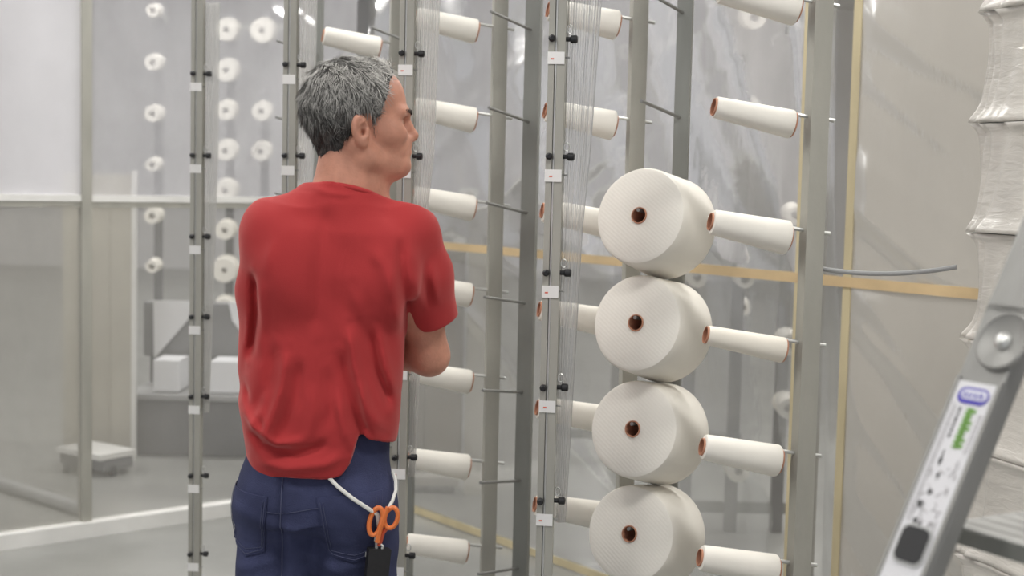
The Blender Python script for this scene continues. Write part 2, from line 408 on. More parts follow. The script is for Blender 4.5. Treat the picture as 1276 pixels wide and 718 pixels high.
def small_cones(k, ks, lab, group, sizes=None, L=.178, lift=0):
    for n_, j in enumerate(ks):
        z = SZ0 - j * PITCH + DZ[k]; d = DDIR[k]
        r0, r1 = sizes[n_] if sizes else (.0285 + rr.uniform(-.001, .001), .0365 + rr.uniform(-.0015, .0015))
        ax = Vector((-d.x, -d.y, 0)).normalized(); ta = R(DT + 3.6)
        ax = Vector((ax.x * math.cos(ta), ax.y * math.cos(ta), -math.sin(ta)))
        # hangs on its spindle: the small end near the tip
        front = Vector((DP[k][0], DP[k][1], z)) + d * ([.055, .056, .064, .052][k] + L) + Vector((0, 0, -.0119))
        r = rr.uniform(-.003, .003)
        cone(front + d * r, ax, r0, r1, L, .0195, .0285 if r1 > .031 else .0265, (lab % ROWORD[n_] if '%s' in lab else lab), 'yarn cone', group, M['yarn_cream'] if (sizes and n_ == 3) else M['yarn'], .004, 0, 32)
small_cones(0, range(0, 6), 'small white yarn cone, %s on the broad right creel post', 'small cones on the right creel post', NEAR_R)
small_cones(1, range(0, 6), 'small white yarn cone, %s in the column behind the big cones', 'small cones behind the big cones')
small_cones(2, range(0, 7), 'small white yarn cone, %s between the man and the bare pins', 'small cones between the man and the bare pins')
small_cones(3, range(0, 1), 'small white yarn cone right above the man\'s head', 'small cone above the head')
BIGF = ['topmost of the four big white yarn cones, brown tube end facing the viewer', 'second from top of the four big white yarn cones facing the viewer', 'third from top of the four big white yarn cones facing the viewer', 'lowest of the four big white yarn cones facing the viewer']
for n_, j in enumerate((2, 3, 4, 5)):
    d = PDIR[0]; z = SZ0 - j * PITCH
    Lc = .165
    a = Vector((-d.x, -d.y, 0)).normalized(); ta = R(PT + 4.2); a = Vector((a.x * math.cos(ta), a.y * math.cos(ta), -math.sin(ta)))
    front = Vector((PP[0][0], PP[0][1], z)) + d * .205 + Vector((0, 0, -.0119))
    cone(front, a, .1145, .1240, Lc, .0195, .0285, BIGF[n_], 'yarn cone', 'big full cones', M['yarn'], .003, 0, 72)

# ------------------------------------------------------------------ stretch wrapped stack at the right
wrap = mat('stretch_wrap', (.78, .74, .68), .32, 0, (7, .07, (1, 1, 5)), None, .6, 0, .8)
nb = wrap.node_tree.nodes; lb_ = wrap.node_tree.links
tcw = nb.new('ShaderNodeTexCoord'); mpw = nb.new('ShaderNodeMapping'); mpw.inputs['Scale'].default_value = (4, 4, 14); mpw.inputs['Rotation'].default_value = (.06, .04, 0)
nw = nb.new('ShaderNodeTexNoise'); nw.inputs['Scale'].default_value = 4.5; nw.inputs['Detail'].default_value = 7; nw.inputs['Distortion'].default_value = .6
bw = nb.new('ShaderNodeBump'); bw.inputs['Strength'].default_value = .32; bw.inputs['Distance'].default_value = .012
lb_.new(tcw.outputs['Object'], mpw.inputs[0]); lb_.new(mpw.outputs[0], nw.inputs['Vector']); lb_.new(nw.outputs['Fac'], bw.inputs['Height'])
lb_.new(bw.outputs[0], nb['Principled BSDF'].inputs['Normal']); lb_.new(bw.outputs[0], nb['Principled BSDF'].inputs['Coat Normal'])
nb['Principled BSDF'].inputs['Coat Roughness'].default_value = .08
SA = Vector((.30, -.954, 0)); SB = Vector((.954, .30, 0)); S0 = Vector((.953, 2.97, 0))
SEAM = [1.867 + .227, 1.867, 1.640, 1.413, 1.190, .962, .735, .51, .285]
stack = empty('wrapped_pallet_stack', (S0 + SA * .4 + SB * .35))
def loc2(v): return v - (S0 + SA * .4 + SB * .35)
def layer(z0, z1, i):
    """one wrapped layer of cones: pinched out to the divider boards at top and bottom"""
    hx, hy, rad = .40, .35, .07; nper = 240; rows = 24; vs = []; fs = []
    per = []
    for q in range(nper):
        a = 2 * PI * q / nper
        cx = math.copysign(abs(math.cos(a)) ** .16, math.cos(a)); sy = math.copysign(abs(math.sin(a)) ** .16, math.sin(a))
        per.append((cx, sy, a))
    r = random.Random(50 + i); ph = [r.uniform(0, 6.28) for _ in range(6)]
    for j in range(rows + 1):
        f = j / rows; z = z0 + (z1 - z0) * f
        e = min(f, 1 - f); pin = .010 * math.exp(-(f / .09) ** 2) + .006 * math.exp(-(f / .32) ** 2) + .012 * math.exp(-((1 - f) / .045) ** 2)
        lean = -.012 * (1 - f) * .6
        for cx, sy, a in per:
            wr_ = .005 * math.sin(17 * a + ph[0] + 3 * f) * math.exp(-(e / .16) ** 2) + .003 * math.sin(31 * a + ph[1] - 5 * f) + .004 * math.sin(5 * a + ph[2] + 2.5 * f)
            s_ = pin + wr_ - .004 * math.sin(PI * f)
            vs.append(tuple(SA * (cx * (hx + s_)) + SB * (sy * (hy + s_)) + Vector((0, 0, z))))
    for j in range(rows):
        for q in range(nper): l = (q + 1) % nper; fs.append((j * nper + q, j * nper + l, (j + 1) * nper + l, (j + 1) * nper + q))
    fs.append(tuple(reversed(range(nper)))); fs.append(tuple(rows * nper + q for q in range(nper)))
    MB().add(vs, fs).build('wrapped_layer', wrap, stack, 'all')
for i in range(len(SEAM) - 1): layer(SEAM[i + 1] + .0015, SEAM[i] - .0015, i)
layer(.145, SEAM[-1] - .0015, 99)
for z in SEAM[1:]:
    b = MB(); b.box((0, 0, 0), (.775, .675, .002), Matrix(((SA.x, SB.x, 0, 0), (SA.y, SB.y, 0, 0), (0, 0, 1, z), (0, 0, 0, 1)))); b.build('divider_board', M['mid_grey'], stack)
pl = MB(); MS = Matrix(((SA.x, SB.x, 0, 0), (SA.y, SB.y, 0, 0), (0, 0, 1, 0), (0, 0, 0, 1)))
wood = mat('pallet_wood', (.45, .34, .22), .8, 0, (8, .2, (1, 8, 1)))
for x in (-.33, -.165, 0, .165, .33): MB().box((x, 0, .132), (.12, .70, .022), MS).build('deck_board', wood, stack)
for y in (-.3, 0, .3): MB().box((0, y, .0605), (.78, .09, .121), MS).build('bearer', wood, stack)
tag(stack, 'tall stack of layered goods in shiny stretch wrap at the right edge', 'pallet')

# grey rope between the right creel post and the stack
rp = []
for i in range(25):
    f = i / 24; a = Vector((.690, 3.135, 1.318)); b = Vector((.948, 3.0, 1.337)); p = a.lerp(b, f); p.z -= .018 * 4 * f * (1 - f) * .7
    rp.append(p)
tag(MB().tube(rp, .0052, 8).build('rope', mat('grey_rope', (.36, .36, .36), .7), None, True), 'grey rope sagging between the broad right creel post and the wrapped stack', 'rope')

# ------------------------------------------------------------------ ladder (near right)
g = Vector((.5, -.866, 0)).normalized(); mh = Vector((.866, .5, 0)); lean = R(27.5)
s_ = (mh * math.sin(lean) + Vector((0, 0, math.cos(lean)))).normalized(); nn = (-mh * math.cos(lean) + Vector((0, 0, math.sin(lean)))).normalized()
hinge = Vector((.598, 1.70, 1.312))
foot_t = hinge.z / s_.z
LB = hinge - s_ * foot_t
lad = empty('folding_ladder', LB)
ML = Matrix(((g.x, s_.x, nn.x, 0), (g.y, s_.y, nn.y, 0), (g.z, s_.z, nn.z, 0), (0, 0, 0, 1)))   # local x=across, y=up the stile, z=out of the face
LW, LD = .072, .028; RUN = .42
HY = foot_t                     # hinge distance up the stile
def lbox(c, d, bev=.003): return MB().box(c, d, ML, bev)
for k, x in enumerate((0, RUN)):
    b = MB(); b.box((x, (HY + .05) / 2 + .012, 0), (LW, HY + .03, LD), ML, .004)
    stile = b.build('stile', M['alu'], lad)
    # raised lips along the stile
    for e in (-1, 1): MB().box((x + e * (LW / 2 - .004), HY * .5, LD / 2 + .001), (.006, HY - .10, .003), ML).build('stile_lip', M['alu'], stile)
    b = MB(); b.box((x, HY + .50, 0), (LW, .93, LD), ML, .004); b.build('upper_stile', M['alu'], lad)
    MB().box((x, .0, 0), (LW + .008, .06, LD + .01), ML, .005).build('rubber_foot', M['black'], lad)
    # hinge disc, its raised rim and bolt
    Mh = Matrix.Translation(ML @ Vector((x + .014, HY, LD / 2))) @ ML
    h = MB().lathe([(.0001, 0), (.038, 0), (.038, .005), (.0355, .007), (.033, .005), (.0001, .004)], 40, Mh, False).build('hinge_disc', M['alu'], lad, True)
    MB().lathe([(.0001, .0045), (.0115, .0045), (.0115, .0065), (.0085, .008), (.0075, .0085), (.006, .0105), (.0001, .0115)], 24, Mh, False).build('hinge_bolt', M['steel_bright'], h, True)
for j in range(1, 4):
    y = j * .27 - .06
    if abs(y - 1.19) < .12 or y > HY - .1: continue
    b = MB(); b.box((RUN / 2, y, -.004), (RUN - LW, .03, .024), ML, .004); b.build('rung', M['alu'], lad)
# platform tread
TRM = mat('tread_aluminium', (.36, .355, .34), .55, .15, (30, .06))
tp = ML.inverted() @ (Vector((.545, 1.695, 1.072)) - LB)
tz = 1.066
MT = Matrix(((g.x, mh.x, 0, 0), (g.y, mh.y, 0, 0), (0, 0, 1, 0), (0, 0, 0, 1)))
cT = Vector((.545, 1.695, tz)) - LB
base_in = MT.inverted() @ cT
tread = MB().box((base_in.x - .024 + (RUN - LW) / 2, base_in.y + .13, base_in.z + .018), (RUN - LW - .006, .24, .012), MT, .003).build('tread', TRM, lad)
MB().box((base_in.x - .024 + (RUN - LW) / 2, base_in.y + .014, base_in.z + .012), (RUN - LW - .006, .010, .022), MT, .002).build('tread_lip', M['steel_dark'], tread)
for q in range(7):
    MB().box((base_in.x - .024 + (RUN - LW) / 2, base_in.y + .035 + q * .032, base_in.z + .0243), (RUN - LW - .02, .004, .0012), MT).build('grip_rib', TRM, tread)
# rear legs
for x in (.10, RUN - .02):
    top = Vector((base_in.x + x, base_in.y + .20, base_in.z + .012)); bot = Vector((base_in.x + x - .02, base_in.y + .36, -LB.z + .004 - 0))
    a = MT @ top; b_ = MT @ bot
    MB().tube([a, b_], .016, 4).build('rear_leg', M['alu'], lad)
# instruction sticker, flat print
Y1 = HY - .056; Y0 = HY - .60; YP = HY - .36
st = MB().box((0, (Y0 + Y1) / 2, LD / 2 + .0008), (.062, Y1 - Y0, .0012), ML).build('instruction_sticker', mat('sticker_white', (.74, .73, .75), .4), lad)
blue = mat('sticker_blue', (.06, .04, .42), .45); green = mat('sticker_green', (.17, .38, .06), .45); ink = mat('sticker_ink', (.06, .06, .06), .5); inkl = mat('sticker_grey_ink', (.42, .40, .40), .5)
ZS = LD / 2 + .0018
def pill(cx, cy, wx, wy, n=8):
    r_ = wy / 2; pts = []
    for q in range(n + 1): a = -PI / 2 + PI * q / n; pts.append((cx + wx / 2 - r_ + r_ * math.cos(a), cy + r_ * math.sin(a)))
    for q in range(n + 1): a = PI / 2 + PI * q / n; pts.append((cx - wx / 2 + r_ + r_ * math.cos(a), cy + r_ * math.sin(a)))
    return pts
def flat(name, polys, m, z=ZS, h=.0004, parent=st):
    b = MB()
    for p in polys: b.prism(p, h, ML @ Matrix.Translation((0, 0, z)))
    return b.build(name, m, parent)
yl = Y1 - .018
flat('logo_bar', [pill(.001, yl, .047, .021)], blue)
flat('logo_field', [pill(.002, yl + .0015, .039, .0125)], mat('logo_white', (.8, .8, .84), .4), ZS + .0004)
bl = []
for q, (x, w_) in enumerate([(-.012, .0035), (-.006, .003), (-.001, .0025), (.005, .0035), (.011, .003), (.0155, .0025)]):
    bl.append([(x - w_/2, yl - .003), (x + w_/2, yl - .003), (x + w_/2, yl + .005 - .002 * (q % 2)), (x - w_/2 + .001, yl + .005)])
flat('logo_letters', bl, blue, ZS + .0008)
# green word running along the stile
gw = []
yg0, yg1 = Y1 - .086, Y1 - .033
nL = 7
for q in range(nL):
    y = yg0 + (yg1 - yg0) * (q + .5) / nL; hh = (yg1 - yg0) / nL
    x0, x1 = -.001, .014 - (.004 if q in (2, 5) else 0)
    gw.append([(x0, y - hh * .48), (x1, y - hh * .30), (x1, y - hh * .02), (x0, y - hh * .1)])
    gw.append([(x0, y + hh * .48), (x0, y + hh * .12), (x1, y + hh * .02), (x1, y + hh * .32)])
    gw.append([(x0 + .004, y - hh * .5), (x0 + .009, y - hh * .5), (x0 + .009, y + hh * .5), (x0 + .004, y + hh * .5)])
flat('green_word', gw, green)
tx = []; rk = random.Random(9)
y = yg0 + .012
while y < yg1 - .002:
    l = rk.uniform(.003, .009); tx.append([(-.0125, y), (-.0095, y), (-.0095, y + l), (-.0125, y + l)]); y += l + .0016
flat('small_print', tx, ink)
tx = []
for xx in (.0195, .0235):
    y = yg0 - .004
    while y < yg1 - .006:
        l = rk.uniform(.002, .006); tx.append([(xx, y), (xx + .0012, y), (xx + .0012, y + l), (xx, y + l)]); y += l + .0018
for xx in (-.024, -.021, -.0185):
    y = YP + .12
    while y < yg1:
        l = rk.uniform(.002, .006); tx.append([(xx, y), (xx + .0008, y), (xx + .0008, y + l), (xx, y + l)]); y += l + .002
for q in range(46):      # line drawings of ladders and figures
    cx = rk.choice([-.014, -.004, .010, .018]) + rk.uniform(-.004, .004); cy = rk.uniform(YP + .115, yg0 - .012); a = rk.uniform(0, PI); l = rk.uniform(.004, .010)
    dx, dy = math.cos(a) * l / 2, math.sin(a) * l / 2; nx, ny = -math.sin(a) * .0005, math.cos(a) * .0005
    tx.append([(cx - dx - nx, cy - dy - ny), (cx + dx - nx, cy + dy - ny), (cx + dx + nx, cy + dy + ny), (cx - dx + nx, cy - dy + ny)])
for q in range(26):
    cx = rk.uniform(-.02, .02); cy = rk.uniform(YP - .09, YP + .045); l = rk.uniform(.003, .008)
    tx.append([(cx, cy), (cx + .0009, cy), (cx + .0009, cy + l), (cx, cy + l)])
flat('line_drawings', tx, inkl)['kind'] = 'stuff'
ic = []
for cx, cy, w_ in [(-.010, YP + .122, .004), (-.013, YP + .143, .005), (-.006, YP + .160, .004), (-.009, YP + .200, .0035), (-.002, YP + .118, .0035), (-.004, YP + .182, .003)]:
    ic.append([(cx + w_ * math.cos(a) * .8, cy + w_ * math.sin(a) * (1 + .3 * math.sin(3 * a))) for a in [2 * PI * q / 9 for q in range(9)]])
ic.append([(-.0105, YP + .194), (-.0075, YP + .194), (-.0085, YP + .214), (-.0098, YP + .214)])
flat('pictograms', ic, ink)
# black square plug in a recess, with a rim
def rrect(cx, cy, wx, wy, r_, n=5):
    pts = []
    for sx, sy, a0 in ((1, -1, -PI/2), (1, 1, 0), (-1, 1, PI/2), (-1, -1, PI)):
        for q in range(n + 1): a = a0 + PI / 2 * q / n; pts.append((cx + sx * (wx/2 - r_) + r_ * math.cos(a), cy + sy * (wy/2 - r_) + r_ * math.sin(a)))
    return pts
yc = (ML.inverted() @ (Vector((.499, 1.7, 1.065)) - LB)).y - .009
pr_ = flat('plug_rim', [rrect(0.001, yc, .048, .050, .012)], mat('grey_rim', (.45, .45, .44), .5), ZS, .0016, lad)
flat('rung_plug', [rrect(0.001, yc, .041, .043, .010)], M['black'], ZS + .0014, .0012, lad)
tag(lad, 'leaning aluminium ladder with white instruction sticker at the lower right', 'ladder')

# ------------------------------------------------------------------ things beyond the left sheet
t = empty('winding_machine', (-1.62, 7.6, 0))
MB().box((0, 0, .15), (.72, .5, .30), None, .01).build('base', M['dark_grey'], t)
MB().box((0, 0, .315), (.80, .54, .03), None, .004).build('bed', M['mid_grey'], t)
for x, w_ in ((-.20, .14), (.16, .26)): MB().box((x, -.1, .42), (w_, .22, .17), None, .006).build('white_tray', M['white_part'], t)
for x in (-.36, -.02, .36): MB().box((x, .18, .40), (.04, .04, .16)).build('bracket', M['dark_grey'], t)
MB().box((0, .10, .64), (.78, .10, .30), None, .01).build('hood', mat('hood_grey', (.24, .24, .245), .55), t)
for s in (-1, 1):
    MB().prism([(-.30 * s - .01, .80), (-.10 * s, .80), (-.12 * s, .70), (-.295 * s - .01, .48)], .012, Matrix.Translation((-.02, .036, 0)) @ Matrix.Rotation(R(90), 4, 'X')).build('guide_plate', M['white_part'], t)
tag(t, 'grey machine with two white sloping plates beyond the left plastic sheet', 'machine')
t = empty('folding_screen', (-2.14, 7.25, 0))
for q in range(3):
    MB().box((-.12 + .125 * q, .02 * (q % 2), .75), (.12, .02, 1.46), None, .003).build('panel', M['beige'], t)
MB().box((.19, -.01, .75), (.022, .03, 1.5)).build('edge_post', M['white_rail'], t)
tag(t, 'beige folding screen beyond the left plastic sheet', 'screen')
t = empty('low_trolley', (-2.06, 6.95, 0))
MB().box((0, 0, .10), (.34, .22, .03), Matrix.Rotation(R(-35), 4, 'Z'), .004).build('deck', M['white_rail'], t)
MB().box((0, 0, .055), (.34, .18, .05), Matrix.Rotation(R(-35), 4, 'Z'), .004).build('chassis', M['dark_grey'], t)
for sx in (-1, 1):
    for sy in (-1, 1): MB().tube([(sx * .12 - .012, sy * .1 - .02 * sx, .025), (sx * .12 + .012, sy * .1 - .02 * sx, .025)], .025, 12).build('wheel', M['black'], t)
tag(t, 'low trolley with a pale deck on the floor beyond the left sheet', 'trolley')
tag(MB().tube([(-2.45, 6.55, .03), (-1.85, 6.02, .03)], .03, 12).build('floor_pipe', M['mid_grey'], None, True), 'grey pipe lying on the floor just beyond the lower left sheet', 'pipe')

NTH = ['first', 'second', 'third', 'fourth', 'fifth', 'sixth', 'seventh', 'eighth', 'ninth']
t = empty('brown_cabinet', (-.40, 6.74, 0))
cab = mat('brown_cabinet_paint', (.20, .17, .135), .6, 0, (5, .25, (1, 1, .3)))
MB().box((0, 0, .60), (.34, .30, 1.12), None, .008).build('carcass', cab, t)
for q in (-1, 1): MB().box((q * .083, -.156, .60), (.158, .012, 1.06), None, .003).build('door', cab, t)
MB().box((0, 0, .02), (.30, .26, .04)).build('plinth', M['black'], t)
tag(t, 'dark brown cabinet beyond the plastic sheet behind the man\'s elbow', 'cabinet')

tag(MB().box((-.165, 6.62, .70), (.085, .05, 1.40), None, .004).build('upright_board', M['beige']), 'beige upright board beside the brown cabinet beyond the sheet', 'board')

def far_rack(x, y, cols, rows, dx, dz, z0, label, short, rcone=.085, skip=0, cat='rack'):
    t = empty('yarn_rack', (x, y, 0)); W_ = dx * (cols - 1)
    for i in range(cols):
        MB().box((-W_/2 + dx * i, .12, 1.3), (.05, .04, 2.6)).build('upright', M['dark_grey'], t)
    for z in (.1, 1.3, 2.5): MB().box((0, .15, z), (W_ + .1, .03, .05)).build('cross_bar', M['steel_dark'], t)
    tag(t, label, cat)
    r = random.Random(int(abs(x) * 100 + cols))
    for i in range(cols):
        for j in range(rows):
            if r.random() < skip: continue
            rc = rcone * r.uniform(.8, 1.1); px_ = -W_/2 + dx * i; pz = z0 + dz * j
            MB().tube([(px_, -.05, pz + .0135), (px_, .11, pz - .002)], .006, 6).build('spindle', M['white_part'], t)
            o = MB().lathe([(.020, 0), (rc * .9, 0), (rc, .12), (.022, .12)], 14).build('yarn_cone', M['yarn'], None, True)
            o.location = (x + px_, y - .06, pz); o.rotation_euler = (R(-90 + 6), 0, 0)
            tag(o, 'white cone of the %s, %scolumn, %s from the floor' % (short, ['only ', 'left ', 'second ', 'third ', 'fourth '][i + 1 if cols > 1 else 0], NTH[j]), 'yarn cone', 'cones on the %s' % short)
far_rack(-2.35, 9.2, 1, 7, .25, .33, .55, 'narrow yarn rack seen through the left plastic sheet', 'narrow far rack', .055)
far_rack(-1.72, 9.6, 3, 9, .24, .27, .30, 'wide yarn rack seen through the sheet left of the man', 'wide far rack', .085, .25)
far_rack(.97, 5.9, 3, 8, .20, .27, .30, 'yarn rack beyond the sheet behind the right creel post', 'right far rack', .05, .55)
far_rack(.75, 7.6, 4, 8, .33, .27, .30, 'yarn rack beyond the sheet behind the bare pins', 'middle far rack', .05, .6)
#PERSON
# ------------------------------------------------------------------ the man
class Field:
    """signed distance field on a regular grid, turned into one closed mesh"""
    def __init__(s, lo, hi, h):
        s.lo = np.array(lo, float); s.h = h; s.n = np.ceil((np.array(hi) - s.lo) / h).astype(int) + 1
        s.ax = [s.lo[i] + h * np.arange(s.n[i]) for i in range(3)]
        s.d = np.full(s.n, 1.0, np.float32)
    def op(s, fn, lo, hi, k=.02, mode='u', pad=None):
        pad = (k + 3 * s.h) if pad is None else pad
        sl = []
        for i in range(3):
            a = max(0, int((lo[i] - pad - s.lo[i]) / s.h)); b = min(s.n[i], int((hi[i] + pad - s.lo[i]) / s.h) + 2)
            if b <= a: return s
            sl.append(slice(a, b))
        X = s.ax[0][sl[0]][:, None, None]; Y = s.ax[1][sl[1]][None, :, None]; Z = s.ax[2][sl[2]][None, None, :]
        v = fn(X, Y, Z).astype(np.float32); o = s.d[tuple(sl)]
        if mode == 'u': hh = np.maximum(k - np.abs(o - v), 0) / max(k, 1e-6); r = np.minimum(o, v) - hh * hh * k * .25
        elif mode == 's': v = -v; hh = np.maximum(k - np.abs(o - v), 0) / max(k, 1e-6); r = np.maximum(o, v) + hh * hh * k * .25
        elif mode == 'i': hh = np.maximum(k - np.abs(o - v), 0) / max(k, 1e-6); r = np.maximum(o, v) + hh * hh * k * .25
        elif mode == 'add': r = o + v
        s.d[tuple(sl)] = r; return s
    def cap(s, a, b, ra, rb, k=.02, mode='u'):
        a = np.array(a, float); b = np.array(b, float); ab = b - a; L2 = ab @ ab
        def fn(X, Y, Z):
            t = np.clip(((X - a[0]) * ab[0] + (Y - a[1]) * ab[1] + (Z - a[2]) * ab[2]) / L2, 0, 1)
            return np.sqrt((X - a[0] - t * ab[0]) ** 2 + (Y - a[1] - t * ab[1]) ** 2 + (Z - a[2] - t * ab[2]) ** 2) - (ra + (rb - ra) * t)
        m = max(ra, rb); return s.op(fn, np.minimum(a, b) - m, np.maximum(a, b) + m, k, mode)
    def chain(s, pts, rs, k=.015, mode='u'):
        for i in range(len(pts) - 1): s.cap(pts[i], pts[i + 1], rs[i], rs[i + 1], k, mode)
        return s
    def ell(s, c, r, M3=None, k=.02, mode='u'):
        """ellipsoid; M3 = 3x3 with columns the local axes in world space"""
        c = np.array(c, float); r = np.array(r, float); A = np.eye(3) if M3 is None else M3
        def fn(X, Y, Z):
            x, y, z = X - c[0], Y - c[1], Z - c[2]
            q = [(x * A[0, i] + y * A[1, i] + z * A[2, i]) / r[i] for i in range(3)]
            k0 = np.sqrt(q[0] ** 2 + q[1] ** 2 + q[2] ** 2); k1 = np.sqrt((q[0] / r[0]) ** 2 + (q[1] / r[1]) ** 2 + (q[2] / r[2]) ** 2)
            return k0 * (k0 - 1) / np.maximum(k1, 1e-6)
        m = r.max(); return s.op(fn, c - m, c + m, k, mode)
    def loft(s, zs, cx, cy, a, b, yaw, n=2.4, k=.02, mode='u'):
        z0, z1 = min(zs), max(zs); o = np.argsort(zs); zs, cx, cy, a, b = [np.array(q, float)[o] for q in (zs, cx, cy, a, b)]
        m = max(a.max(), b.max()); cyw, syw = math.cos(yaw), math.sin(yaw)
        def fn(X, Y, Z):
            def ip(q):      # smooth interpolation along z
                zz = np.linspace(z0, z1, 200); v = np.interp(zz, zs, q); ker = np.hanning(15); ker /= ker.sum()
                v = np.convolve(np.pad(v, 7, mode='edge'), ker, 'valid'); return np.interp(Z, zz, v)
            x, y = X - ip(cx), Y - ip(cy); u = x * cyw + y * syw; v = -x * syw + y * cyw
            A, B = ip(a), ip(b)
            d = ((np.abs(u) / A) ** n + (np.abs(v) / B) ** n) ** (1 / n)
            return np.maximum((d - 1) * np.minimum(A, B), np.maximum(Z - z1, z0 - Z))
        return s.op(fn, (cx.min() - m, cy.min() - m, z0), (cx.max() + m, cy.max() + m, z1), k, mode)
    def mesh(s, name):
        g = openvdb.FloatGrid(1.0); g.copyFromArray(np.ascontiguousarray(s.d))
        p, q = g.convertToQuads(0.0)
        p = p * s.h + s.lo
        me = bpy.data.meshes.new(name); me.from_pydata(p.tolist(), [], q[:, ::-1].tolist()); me.update()
        bm = bmesh.new(); bm.from_mesh(me)
        # keep the largest shell only
        seen = set(); best = []
        bm.verts.ensure_lookup_table()
        for v in bm.verts:
            if v.index in seen: continue
            st = [v]; seen.add(v.index); comp = []
            while st:
                q_ = st.pop(); comp.append(q_)
                for e in q_.link_edges:
                    o = e.other_vert(q_)
                    if o.index not in seen: seen.add(o.index); st.append(o)
            if len(comp) > len(best): best = comp
        keep = set(v.index for v in best)
        bmesh.ops.delete(bm, geom=[v for v in bm.verts if v.index not in keep], context='VERTS')
        bmesh.ops.recalc_face_normals(bm, faces=bm.faces)
        bm.to_mesh(me); bm.free(); return me

YAW = R(11)          # torso turned a little to his left
HTH = R(18)          # the face looks to the right of the picture, a little away
HO = np.array((-.327, 2.85, 1.588))
HF = np.array((math.cos(HTH), math.sin(HTH), 0)); HL = np.array((-math.sin(HTH), math.cos(HTH), 0)); HU = np.array((0, 0, 1.0))
HM = np.stack([HF, HL, HU], 1)
def H(x, y, z): return HO + HF * x + HL * y + HU * z

def px(x, y, Y=2.85):
    """the photograph's measured outline of the man, turned to metres on the plane he stands in"""
    f = np.array((0, math.cos(R(4.4)), -math.sin(R(4.4)))); r0 = np.array((1., 0, 0)); u0 = np.cross(r0, f)
    c_, s1 = math.cos(R(1.35)), math.sin(R(1.35)); r = c_ * r0 + s1 * u0; u = -s1 * r0 + c_ * u0
    d = f + (x - 638) / 1753 * r - (y - 359) / 1753 * u
    return np.array((0, 0, 1.5)) + d * (Y / d[1])

ARM_R = dict(sh=(-.212, 2.872, 1.372), el=(-.172, 2.955, 1.125), wr=(-.335, 3.085, 1.150), ha=(-.43, 3.085, 1.165))
ARM_L = dict(sh=(-.487, 2.825, 1.372), el=(-.508, 2.895, 1.112), wr=(-.395, 3.045, 1.105), ha=(-.33, 3.072, 1.10))

